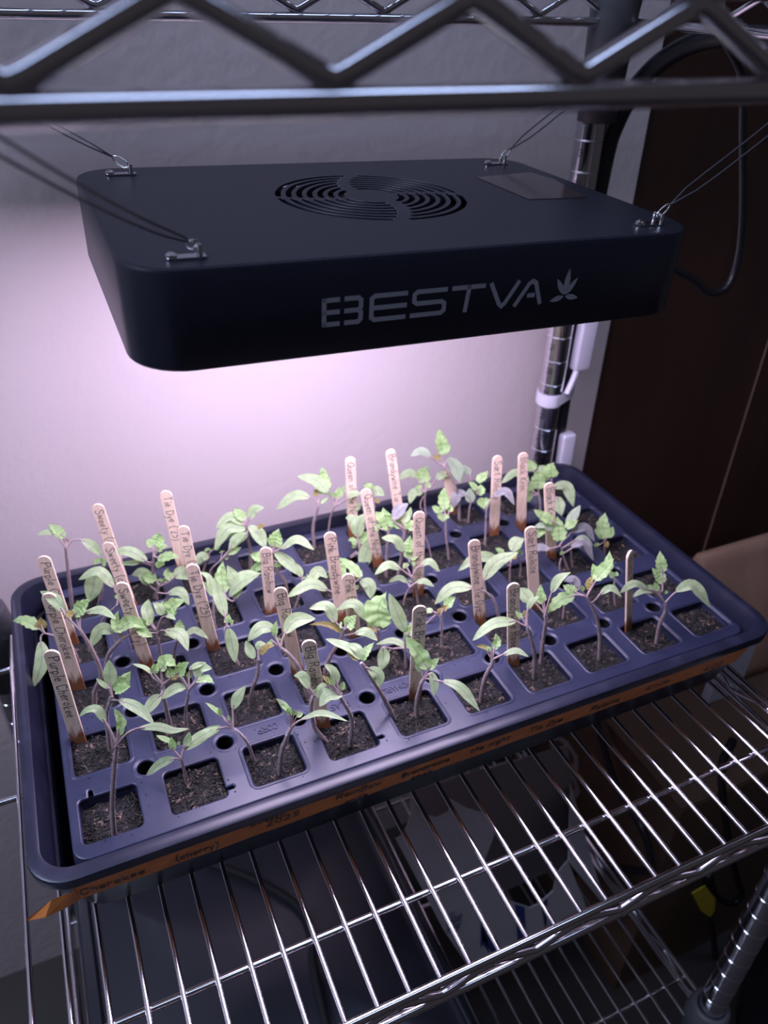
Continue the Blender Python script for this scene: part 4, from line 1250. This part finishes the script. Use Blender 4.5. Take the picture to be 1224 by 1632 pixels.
# ------------------------------------------------------------------ potting soil
rs = random.Random(11)
from mathutils import noise as mno
SOILZ = {(0, 0): -0.0085, (9, 0): -0.0065}
def soil_h(i, j, x, y):
    b = SOILZ.get((i, j), -0.0058 + 0.0014 * math.sin(i * 2.3 + j * 1.7))
    return b + 0.0016 * mno.noise(Vector((x * 90, y * 90, i + j))) + 0.0012 * mno.noise(Vector((x * 330, y * 330, 3.3))) + 0.0007 * mno.noise(Vector((x * 900, y * 900, 7.3)))
m = MB(); mc = MB()
for i in range(10):
    for j in range(5):
        cx, cy = cell_c(i, j)
        n = 26
        vs = []
        for a in range(n + 1):
            for b in range(n + 1):
                X = -1 + 2 * a / n; Y = -1 + 2 * b / n
                x = cx + X * (CHX - 0.0008); y = cy + Y * (CHY - 0.0008)
                z = soil_h(i, j, x, y)
                e = max(abs(X), abs(Y))
                if e > 0.9: z -= 0.0012 * (e - 0.9) / 0.1
                vs.append((x, y, z))
        m.add(vs, [(a * (n + 1) + b, (a + 1) * (n + 1) + b, (a + 1) * (n + 1) + b + 1, a * (n + 1) + b + 1) for a in range(n) for b in range(n)])
        cnt = 300 if j < 2 else 200
        for q in range(cnt):
            x = cx + rs.uniform(-1, 1) * (CHX - 0.0015); y = cy + rs.uniform(-1, 1) * (CHY - 0.0015)
            z = soil_h(i, j, x, y) + 0.0002
            L = rs.uniform(0.0006, 0.0022) if rs.random() < 0.85 else rs.uniform(0.0022, 0.0042)
            w_ = rs.uniform(0.0003, 0.0010)
            R = Matrix.Rotation(rs.uniform(0, 6.3), 3, 'Z') @ Matrix.Rotation(rs.uniform(-0.7, 0.7), 3, 'Y') @ Matrix.Rotation(rs.uniform(0, 3), 3, 'X')
            c = Vector((x, y, z))
            P = [R @ Vector(p) + c for p in ((-L, 0, 0), (0, w_, 0), (L, 0, 0), (0, -w_, 0), (0, 0, w_ * 1.2), (0, 0, -w_))]
            mc.add(P, [(0, 3, 4), (3, 2, 4), (2, 1, 4), (1, 0, 4), (3, 0, 5), (2, 3, 5), (1, 2, 5), (0, 1, 5)])
# crumbs spilled on the plastic webs
for q in range(430):
    i = rs.randrange(10); j = rs.randrange(5); cx, cy = cell_c(i, j)
    if rs.random() < 0.5: x = cx + rs.choice((-1, 1)) * (CHX + rs.uniform(0.001, 0.005)); y = cy + rs.uniform(-1, 1) * 0.02
    else: y = cy + rs.choice((-1, 1)) * (CHY + rs.uniform(0.001, 0.005)); x = cx + rs.uniform(-1, 1) * 0.02
    if abs(x) > 0.254 or abs(y) > 0.1285: continue
    if any((x - hx) ** 2 + (y - hy) ** 2 < (HR + 0.0015) ** 2 for hx, hy in HOLES): continue
    L = rs.uniform(0.0003, 0.0009); w_ = L * 0.6
    R = Matrix.Rotation(rs.uniform(0, 6.3), 3, 'Z'); c = Vector((x, y, w_ * 0.5))
    P = [R @ Vector(p) + c for p in ((-L, 0, 0), (0, w_, 0), (L, 0, 0), (0, -w_, 0), (0, 0, w_), (0, 0, -w_))]
    mc.add(P, [(0, 3, 4), (3, 2, 4), (2, 1, 4), (1, 0, 4), (3, 0, 5), (2, 3, 5), (1, 2, 5), (0, 1, 5)])
so = m.build('potting_soil', M['soil'], smooth=True, label='dark crumbly potting soil filling the square cells', cat='soil', kind='stuff')
mc.build('peat_crumbs', M['chip'], so, smooth=False, kind='stuff')

# ================================================================== seedlings
HEAD = Vector((0.346, 0.757, 0)).normalized()      # level direction the rows of leaves are seen along
ZUP = Vector((0, 0, 1))
def crom(P, n):
    if len(P) == 1: P = [P[0], P[0] + Vector((0, 0, 0.002))]
    if len(P) == 2: P = [P[0], P[0].lerp(P[1], 0.5), P[1]]
    Q = [P[0] * 2 - P[1]] + list(P) + [P[-1] * 2 - P[-2]]
    pts = []
    m_ = len(P) - 1
    for k in range(n + 1):
        s = k / n * m_
        i = min(int(s), m_ - 1); t = s - i
        a, b, c, d = Q[i:i + 4]
        pts.append(0.5 * ((2 * b) + (c - a) * t + (2 * a - 5 * b + 4 * c - d) * t * t + (3 * b - a - 3 * c + d) * t ** 3))
    return pts
def arclen_resample(P, n):
    L = [0.0]
    for a, b in zip(P, P[1:]): L.append(L[-1] + (b - a).length)
    out = []
    for k in range(n + 1):
        s = L[-1] * k / n
        i = 0
        while i < len(L) - 2 and L[i + 1] < s: i += 1
        t = (s - L[i]) / max(1e-9, L[i + 1] - L[i])
        out.append(P[i].lerp(P[i + 1], t))
    return out

def blade(mb, uvs, pts, width, kind, rnd, tocam):
    toothed = kind in 'tb'
    small = kind == 's'
    n = 26 if toothed else (10 if small else 16)
    P = arclen_resample(crom(pts, 24), n)
    L = sum((b - a).length for a, b in zip(P, P[1:]))
    N0 = (ZUP * 0.62 + tocam * 0.62 + Vector((rnd.uniform(-1, 1), rnd.uniform(-1, 1), 0)) * 0.22).normalized()
    fold = rnd.uniform(0.10, 0.28) if kind in 'cpg' else rnd.uniform(0.22, 0.42)
    curl = rnd.uniform(-0.12, 0.05)
    base = len(mb.v)
    cols = (-1, -0.5, 0, 0.5, 1)
    vs = []
    for i, p in enumerate(P):
        t = i / n
        T = (P[min(i + 1, n)] - P[max(i - 1, 0)]).normalized()
        X = T.cross(N0)
        if X.length < 0.2: X = T.cross(ZUP)
        X.normalize(); Nn = X.cross(T).normalized()
        if Nn.dot(N0) < 0: Nn = -Nn
        if toothed:
            wv = math.sin(math.pi * min(1, (t * 0.97 + 0.03)) ** 0.72) ** 0.85
            ph = (t * 4.6) % 1.0
            wv *= 0.84 + 0.24 * math.sin(ph * math.pi * 0.62) - (0.16 if ph > 0.86 else 0) if t < 0.90 else 0.92
        else:
            wv = math.sin(math.pi * (0.035 + 0.965 * t) ** 0.82) ** 0.78
        if i == n: wv = 0.02
        hw = width / 2 * wv
        wave = 0.05 * width * math.sin(t * 9 + rnd.random() * 0.3) if kind != 's' else 0
        for c in cols:
            tb = T * (abs(c) * -0.10 * width if toothed else 0)
            z = fold * abs(c) * hw + curl * c * c * hw * 2 + wave * (abs(c) == 1) * c
            q = p + X * (hw * c) + Nn * z + tb
            q = q + Nn * (mno.noise(q * 170) * width * (0.16 if toothed else 0.06) * (abs(c) > 0.1))
            if toothed and abs(c) == 0.5: q = q + Nn * (0.03 * width * math.sin(t * 5.2 * 2 * math.pi))
            vs.append(q); uvs.append((c, t))
    k = len(cols)
    fs = [(i * k + a, i * k + a + 1, (i + 1) * k + a + 1, (i + 1) * k + a) for i in range(n) for a in range(k - 1)]
    # face the upper side along N0
    a, b, c_ = vs[fs[len(fs) // 2][0]], vs[fs[len(fs) // 2][1]], vs[fs[len(fs) // 2][2]]
    if (b - a).cross(c_ - a).dot(N0) < 0: fs = [f[::-1] for f in fs]
    mb.add(vs, fs)

def snap(q, lim=0.30):
    i = max(0, min(9, round((q.x - 0.0005) / PITCH + 4.5))); j = max(0, min(4, round(q.y / PITCH + 2)))
    fi = (q.x - 0.0005) / PITCH + 4.5 - i; fj = q.y / PITCH + 2 - j
    cx, cy = cell_c(i, j)
    fi = max(-lim, min(lim, fi)); fj = max(-lim, min(lim, fj))
    return i, j, Vector((cx + fi * PITCH, cy + fj * PITCH, 0))

ORD = ['first', 'second', 'third', 'fourth', 'fifth', 'sixth', 'seventh', 'eighth', 'ninth', 'last']
ROWN = ['front row', 'second row from the front', 'middle row', 'fourth row from the front', 'back row']
def read_plants(txt):
    out = []
    for l in txt.strip().split('\n'):
        if l[0] == 'P': out.append(([tuple(map(int, a.split(','))) for a in l[2:].split()], []))
        else:
            k, w_, r = l.split(' ', 2)
            a, b = r.split('/')
            out[-1][1].append((k, int(w_), [tuple(map(int, q.split(','))) for q in a.split()], [tuple(map(int, q.split(','))) for q in b.split()]))
    return out
plants = read_plants(PLANTS)
info = []
for stem, leaves in plants:
    q = at(stem[0][0], stem[0][1], 2, -0.006)
    i, j, b = snap(q)
    b.z = soil_h(i, j, b.x, b.y)
    info.append((i, j, b))
for pi, (stem, leaves) in enumerate(plants):
    i, j, b = info[pi]
    rnd = random.Random(100 + pi)
    mates = [k for k in range(len(plants)) if info[k][:2] == (i, j)]
    mates.sort(key=lambda k: plants[k][0][-1][0])
    size = max(p[1] for p in stem) - min(p[1] for p in stem)
    kinds = ''.join(l[0] for l in leaves)
    look = 'short' if size < 60 else ('tall' if size > 115 else 'mid-height')
    if len([k for k in kinds if k in 'cpgt']) == 0: look = 'bare-stemmed small'
    elif 'p' in kinds: look += ' purple-leaved'
    elif 'b' in kinds: look += ' bronze-tipped'
    pos = ''
    if len(mates) == 2: pos = ('left-hand ', 'right-hand ')[mates.index(pi)]
    elif len(mates) == 3: pos = ('leftmost ', 'middle ', 'rightmost ')[mates.index(pi)]
    elif len(mates) > 3: pos = ORD[mates.index(pi)] + ' '
    where = '%s cell of the %s' % (ORD[i] if i < 9 else 'last', ROWN[j])
    root = empty('tomato_seedling', b, ('%s%s seedling in the %s' % (pos, look, where)), 'seedling', 'tomato seedlings in the tray')
    # stem in an upright plane through its foot
    n_pl = HEAD
    sp = [at_plane(u, v, b, n_pl) for u, v in stem]
    sp[0] = b + Vector((0, 0, -0.003))
    P = crom(sp, 14)
    dep_ = depth(b)
    r0 = 0.00150 if size > 60 else 0.0010
    m = MB()
    m.tube([p - b for p in P], [r0 * (1.15 - 0.4 * k / 14) for k in range(15)], 8)
    m.build('stem', M['stem'], root)
    hm = MB()
    for q in range(420):
        s = rnd.random() * 13.99; k = int(s); p = P[k].lerp(P[k + 1], s - k) - b
        a = rnd.uniform(0, 6.28); d = Vector((math.cos(a), math.sin(a), rnd.uniform(-0.3, 0.5))).normalized()
        e = p + d * (r0 + rnd.uniform(0.0004, 0.0011))
        s_ = d.cross(ZUP).normalized() * 0.00005
        hm.add([p + s_, p - s_, e], [(0, 1, 2)])
    if size > 45: hm.build('stem_hairs', M['hair'], root, smooth=False, kind='stuff')
    apex = sp[-1]
    if leaves and size < 45: pass
    for k, wpx, A, B in leaves:
        al = rnd.uniform(0.35, 0.75)
        yaw = rnd.uniform(-0.45, 0.45)
        h = Matrix.Rotation(yaw, 3, 'Z') @ HEAD
        nn = (h * math.cos(al) - ZUP * math.sin(al)).normalized()
        pet = [at_plane(u, v, apex, nn) for u, v in A]
        # start the stalk on the stem itself
        a0 = min(P, key=lambda p: (p - pet[0]).length)
        off = (a0 - pet[0])
        if off.length < 0.008: pet[0] = a0
        bl = [at_plane(u, v, apex, nn) for u, v in B]
        if (bl[0] - pet[-1]).length > 0.004: pet.append(bl[0])
        wd = wpx * depth(bl[len(bl) // 2]) / F
        wd *= 1.06 if k in 'cpg' else (1.30 if k == 't' else 1.2)
        m = MB(); uvs = []
        tocam = (CAM_C - apex).normalized()
        blade(m, uvs, [p - b for p in bl], wd, k, rnd, tocam)
        nm = {'c': 'cotyledon', 'p': 'cotyledon', 'g': 'cotyledon', 't': 'leaf', 's': 'leaf_bud', 'b': 'leaf'}[k]
        mesh = m.build(nm, M[k], root, uvs=uvs, label={'p': 'purple seed leaf', 'b': 'bronze curled leaf', 'g': 'grey-green leaf'}.get(k))
        if k != 's' and len(pet) >= 2 and (pet[0] - pet[-1]).length > 0.002:
            st = MB()
            Q = crom(pet + ([bl[0].lerp(bl[1], 0.3)] if len(bl) > 1 else []), 8)
            st.tube([p - b for p in Q], [0.00085 - 0.00003 * q for q in range(9)], 6)
            st.build('leaf_stalk', M['stem'], mesh)
        elif k == 's' and len(pet) >= 2:
            st = MB(); st.tube([p - b for p in pet], 0.0004, 5); st.build('leaf_stalk', M['stem'], mesh)

# ================================================================== wooden markers
prev_count = {}
for si, (text, top, bot_, wpx, where) in enumerate(STICKS):
    q = at(bot_[0], bot_[1], 2, -0.006)
    i, j, b = snap(q)
    # markers stand just behind the middle of their cell
    b.z = -0.006
    tp_ = at_plane(top[0], top[1], b, HEAD)
    rnd = random.Random(40 + si)
    S_ = tp_ - b
    L = S_.length
    t = S_.normalized()
    rotd = 0.20 if si != 26 else 0.85
    nrm = (Matrix.Rotation(rotd, 3, 'Z') @ (-HEAD))
    nrm = (nrm - t * nrm.dot(t)).normalized()
    ex = nrm.cross(t)
    ex = -ex if ex.dot(Vector((0.915, -0.4, 0))) < 0 else ex
    W2 = 0.0048
    th = 0.0009
    if where == 'short': L = max(L, 0.045)
    lab = 'wooden stick marker handwritten "%s", %s' % (text, {'back': 'the rearmost with these words', 'middle': 'the middle one with these words', 'front': 'the nearest one with these words', 'short': 'half hidden low at the tray back'}[where])
    if text == 'Brandywine Rose': lab = 'dark-faced wooden stick marker right of centre at the front row'
    if text == 'Brandywine Tie Dye': lab = 'wooden stick marker handwritten "Brandywine Tie Dye", ' + ('tall at the back of the tray' if where == 'back' else 'in the middle of the tray')
    if where == 'short': lab = 'blank-looking wooden stick marker, low and half hidden behind seedlings at the tray back'
    root = empty('plant_marker', b, lab, 'plant marker', 'wooden plant markers')
    out = [(-W2 * 0.98, -0.024), (W2 * 0.98, -0.024)]
    for k in range(13):
        a = math.pi * k / 12
        out.append((W2 * math.cos(a), L - W2 + W2 * math.sin(a)))
    m = MB()
    n = len(out)
    def place(x, y, z): return ex * x + t * y + nrm * z
    rings = [[place(x * 0.93, y if y < 0 else y - 0.0003 * (y > L - W2), -th) for x, y in out], [place(x, y, -th * 0.6) for x, y in out], [place(x, y, th * 0.6) for x, y in out], [place(x * 0.93, y, th) for x, y in out]]
    m.loft(rings, True, True)
    m.build('stick', M['wood'], root, smooth='auto')
    ml = MB()
    size = 0.0062
    ln = text_len(text, size, 1.3)
    avail = min(L - 0.016, 0.068)
    if ln > avail: size *= avail / ln
    if where == 'short': text = ''
    lettering(ml, text, t * (L - 0.0055) - ex * size * 0.38, -t, ex, size, 0.0005, nrm, jit=0.6, gap=1.3, rnd=rnd, lift=th + 0.00008)
    if text: ml.build('handwriting', M['pencil'], root, smooth=False)

# ================================================================== things under and beside the shelf
# black box with a ribbed edge on the lowest shelf
bb = empty('storage_box', (-0.14, -0.025, -0.4395), 'wide flat black storage box on the lowest shelf, seen through the wires', 'box')
m = MB()
m.loft([rrect(0.158, 0.153, 0.02, 0.0), rrect(0.162, 0.157, 0.02, 0.002), rrect(0.165, 0.160, 0.02, 0.032), rrect(0.170, 0.165, 0.022, 0.033), rrect(0.170, 0.165, 0.022, 0.041), rrect(0.167, 0.162, 0.02, 0.044), rrect(0.158, 0.153, 0.018, 0.044), rrect(0.155, 0.150, 0.016, 0.0405), rrect(0.148, 0.143, 0.014, 0.0405), rrect(0.145, 0.140, 0.013, 0.043), rrect(0.02, 0.02, 0.01, 0.0435)], True, True)
m.build('lid', M['blackbox'], bb, smooth='auto')
m = MB()
m.tube(spline([(0.163, -0.15, 0.0466), (0.161, -0.05, 0.0466), (0.163, 0.06, 0.0466), (0.160, 0.14, 0.0466)], 6), 0.0028, 8)
m.build('edge_bead', M['blackbox'], bb)
m = MB()
m.tube(spline([at(u, v, 2, -0.391) for u, v in ((330, 1375), (400, 1400), (470, 1440), (495, 1480), (500, 1540), (520, 1632), (540, 1700))], 8), 0.0042, 10)
m.build('loose_cable', M['matt_black'], label='black cable lying curved across the black box under the shelf', cat='cable')

# white mailer box standing open
mail = empty('open_mailer', (0.09, -0.075, -0.44), 'white open cardboard mailer with blue print, standing under the wire shelf', 'mailer')
O = Vector((0.09, -0.075, -0.44))
def panel(nm, px, y, thick_, mt, zmin=-0.4398, nb=0):
    pts = [at(u, v, 1, y) for u, v in px]
    pts = [Vector((min(p.x, 0.262), p.y, max(p.z, zmin))) for p in pts]
    m = MB()
    n = len(pts)
    m.add([p - O for p in pts] + [p - O + Vector((0, thick_, 0)) for p in pts], [tuple(range(n)), tuple(range(2 * n - 1, n - 1, -1))] + [(k, n + k, n + (k + 1) % n, (k + 1) % n) for k in range(n)])
    return m.build(nm, mt, mail, smooth=False)
yf, yb = -0.10, -0.04
front = [(631, 1338), (644, 1330), (655, 1300), (655, 1262), (668, 1296), (696, 1304), (716, 1294), (717, 1274), (745, 1289), (769, 1296), (789, 1327), (780, 1352), (772, 1372), (790, 1410), (814, 1437), (845, 1447), (858, 1441), (882, 1420), (888, 1392), (905, 1372), (884, 1632), (874, 1760), (775, 1790), (735, 1632), (707, 1482)]
panel('front_panel', front, yf, 0.0012, M['paper'])
back_ = [(655, 1262), (905, 1188), (917, 1300), (905, 1450), (900, 1640), (720, 1700)]
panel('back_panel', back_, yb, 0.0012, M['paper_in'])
a = at(905, 1372, 1, yf) - O; b_ = at(908, 1250, 1, yb) - O; a2 = Vector((at(880, 1700, 1, yf).x, yf, -0.4398)) - O; b2 = Vector((a2.x + 0.002, yb - O.y, a2.z))
m = MB(); th_ = Vector((0.0012, 0, 0))
m.add([a, b_, b2, a2, a + th_, b_ + th_, b2 + th_, a2 + th_], [(0, 1, 2, 3), (7, 6, 5, 4), (0, 4, 5, 1), (1, 5, 6, 2), (2, 6, 7, 3), (3, 7, 4, 0)])
m.build('side_panel', M['paper'], mail, smooth=False)
m = MB()
def strip(px, y):
    pts = [at(u, v, 1, y) - O for u, v in px]
    pts = [Vector((p.x, p.y, max(p.z, 0.0005))) for p in pts]
    m.add(pts, [tuple(range(len(pts)))])
yp = yf - 0.0004
strip([(821, 1441), (836, 1446), (835, 1520), (833, 1632), (830, 1740), (818, 1745), (820, 1632), (823, 1520)], yp)
strip([(862, 1441), (873, 1432), (868, 1480), (862, 1520)], yp)
strip([(845, 1590), (862, 1606), (872, 1640), (866, 1690), (858, 1640)], yp)
strip([(768, 1478), (776, 1496), (780, 1520), (770, 1505)], yp); strip([(766, 1472), (792, 1500), (796, 1521), (784, 1520), (772, 1500), (766, 1512)], yp)
m.build('blue_stripes', M['blue'], mail, smooth=False)
m = MB()
def vword(text, u, v, u2, v2, size):
    p = at(u, v, 1, yp) - O; q = at(u2, v2, 1, yp) - O
    ex = (q - p).normalized(); nr = Vector((0, -1, 0)); ey = nr.cross(ex)
    lettering(m, text, p, ex, ey, size, size * 0.13, nr, lift=0.0002)
vword('PRIORITY', 722, 1482, 734, 1408, 0.0068); vword('MAILING', 732, 1482, 744, 1408, 0.0068)
vword('UNITED STATES', 775, 1660, 782, 1520, 0.0085); vword('POSTAL SERVICE', 790, 1665, 797, 1520, 0.0085)
m.build('printed_words', M['blue'], mail, smooth=False)

# big cardboard box on the floor to the right, paper bag on it
cb = empty('cardboard_box', (0.556, 0.045, FLOOR_Z), 'large brown cardboard box with white printed letters, right of the shelf', 'box')
BX, BY, BZ = 0.25, 0.148, 0.39
m = MB()
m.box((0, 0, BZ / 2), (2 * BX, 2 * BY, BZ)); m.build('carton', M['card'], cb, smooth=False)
for s in (-1, 1):
    m = MB(); m.box((0, s * BY * 0.5, BZ + 0.002), (2 * BX, BY - 0.002, 0.003)); m.build('flap', M['card'], cb, smooth=False)
m = MB()
def bword(text, p, ex, ey, size, nr): lettering(m, text, Vector(p), Vector(ex), Vector(ey), size, size * 0.17, Vector(nr), lift=0.0006)
bword('CO', (-BX - 0.0004, 0.02, 0.30), (0, -0.35, -0.94), (0, 0.94, -0.35), 0.055, (-1, 0, 0))
bword('INST', (-BX - 0.0004, 0.12, 0.36), (0, -0.35, -0.94), (0, 0.94, -0.35), 0.034, (-1, 0, 0))
m.build('printed_letters', M['card_print'], cb, smooth=False)
m = MB()
m.tube(spline([(0.290, 0.10, -0.20), (0.290, 0.06, -0.25), (0.290, -0.02, -0.34), (0.290, -0.08, -0.36), (0.290, -0.10, -0.40), (0.291, -0.06, -0.46), (0.291, 0.0, -0.56)], 10), 0.0042, 10)
m.build('hanging_cable', M['cable'], label='black cable hanging in front of the cardboard box', cat='cable')
m = MB()
m.tube(spline([at(u, v, 1, -0.125) for u, v in ((1168, 1180), (1150, 1230), (1160, 1330), (1175, 1400), (1182, 1425), (1165, 1440), (1140, 1425), (1130, 1395), (1120, 1440), (1135, 1480), (1142, 1560), (1140, 1660))], 8), 0.0042, 10)
pc = m.build('plug_cable', M['cable'], label='black power cable with a yellow tag hanging at the shelf end', cat='cable')
m = MB()
q = [at(u, v, 1, -0.135) for u, v in ((1103, 1424), (1124, 1412), (1140, 1432), (1139, 1452), (1132, 1462), (1118, 1452))]
n = len(q)
m.add(q + [p + Vector((0, 0.001, 0)) for p in q], [tuple(range(n)), tuple(range(2 * n - 1, n - 1, -1))] + [(k, n + k, n + (k + 1) % n, (k + 1) % n) for k in range(n)])
m.build('warning_tag', M['yellow'], pc, smooth=False, label='bright yellow tag')
# black bag of cloth behind the shelf end
m = MB()
rb = random.Random(9)
rings = []
cB = Vector((0.49, -0.225, -0.69))
for k in range(9):
    t = k / 8
    R_ = 0.07 * (0.75 + 0.5 * math.sin(math.pi * (0.2 + 0.65 * t))) * (1 - 0.55 * t ** 4)
    rings.append([cB + Vector((R_ * (1 + 0.14 * mno.noise(Vector((math.cos(a) * 2, math.sin(a) * 2, t * 4)))) * math.cos(a), 0.75 * R_ * (1 + 0.14 * mno.noise(Vector((math.cos(a) * 2, math.sin(a) * 2, t * 4)))) * math.sin(a), 0.40 * t + 0.001)) for a in [2 * math.pi * q / 28 for q in range(28)]])
m.loft(rings, True, True)
m.build('black_bag', M['cable'], label='slumped black bag standing in front of the cardboard box', cat='bag')
# kraft paper bag
kb = empty('paper_bag', (0.615, 0.09, FLOOR_Z + BZ + 0.0038), 'crumpled brown kraft paper bag on the cardboard box, right of the tray', 'bag')
def crump(p, a): return p + Vector((mno.noise(p * 14), mno.noise(p * 14 + Vector((5, 0, 0))), mno.noise(p * 9 + Vector((0, 7, 0))) * 0.5)) * a
def refine(r, n=5):
    out = []
    for a, b in zip(r, r[1:] + r[:1]):
        for q in range(n): out.append(a.lerp(b, q / n))
    return out
rings = []
for k in range(15):
    t = k / 14
    r = refine(rrect(0.150 + 0.004 * t, 0.075 - 0.069 * t, 0.003, 0.156 * t, 2, 0, 0.005 * t))
    rings.append([crump(p, 0.014 * math.sin(math.pi * min(1, t + 0.15))) if k else p for p in r])
m = MB(); m.loft(rings, True, True); m.build('bag_body', M['bag'], kb)
m = MB()
rings = []
for k in range(11):          # the loose flap folded forward over the front
    t = k / 10
    c = Vector((-0.075 + 0.165 * t, -0.085 + 0.02 * math.sin(t * 5), 0.030 + 0.085 * math.sin(math.pi * (0.12 + 0.62 * t)) ))
    R_ = 0.018 + 0.030 * math.sin(math.pi * (0.1 + 0.8 * t))
    rings.append([crump(c + Vector((0.004 * math.sin(a * 3), 0.42 * R_ * math.cos(a), R_ * math.sin(a))), 0.010) for a in [2 * math.pi * q / 20 for q in range(20)]])
m.loft(rings, True, True); m.build('folded_flap', M['bag'], kb)
m = MB()
m.box((0.4640, 0.008, -0.2465), (0.048, 0.012, 0.098))
m.build('white_carton', M['white_plastic'], smooth=False, label='slim white carton standing between the tray corner and the paper bag', cat='carton')
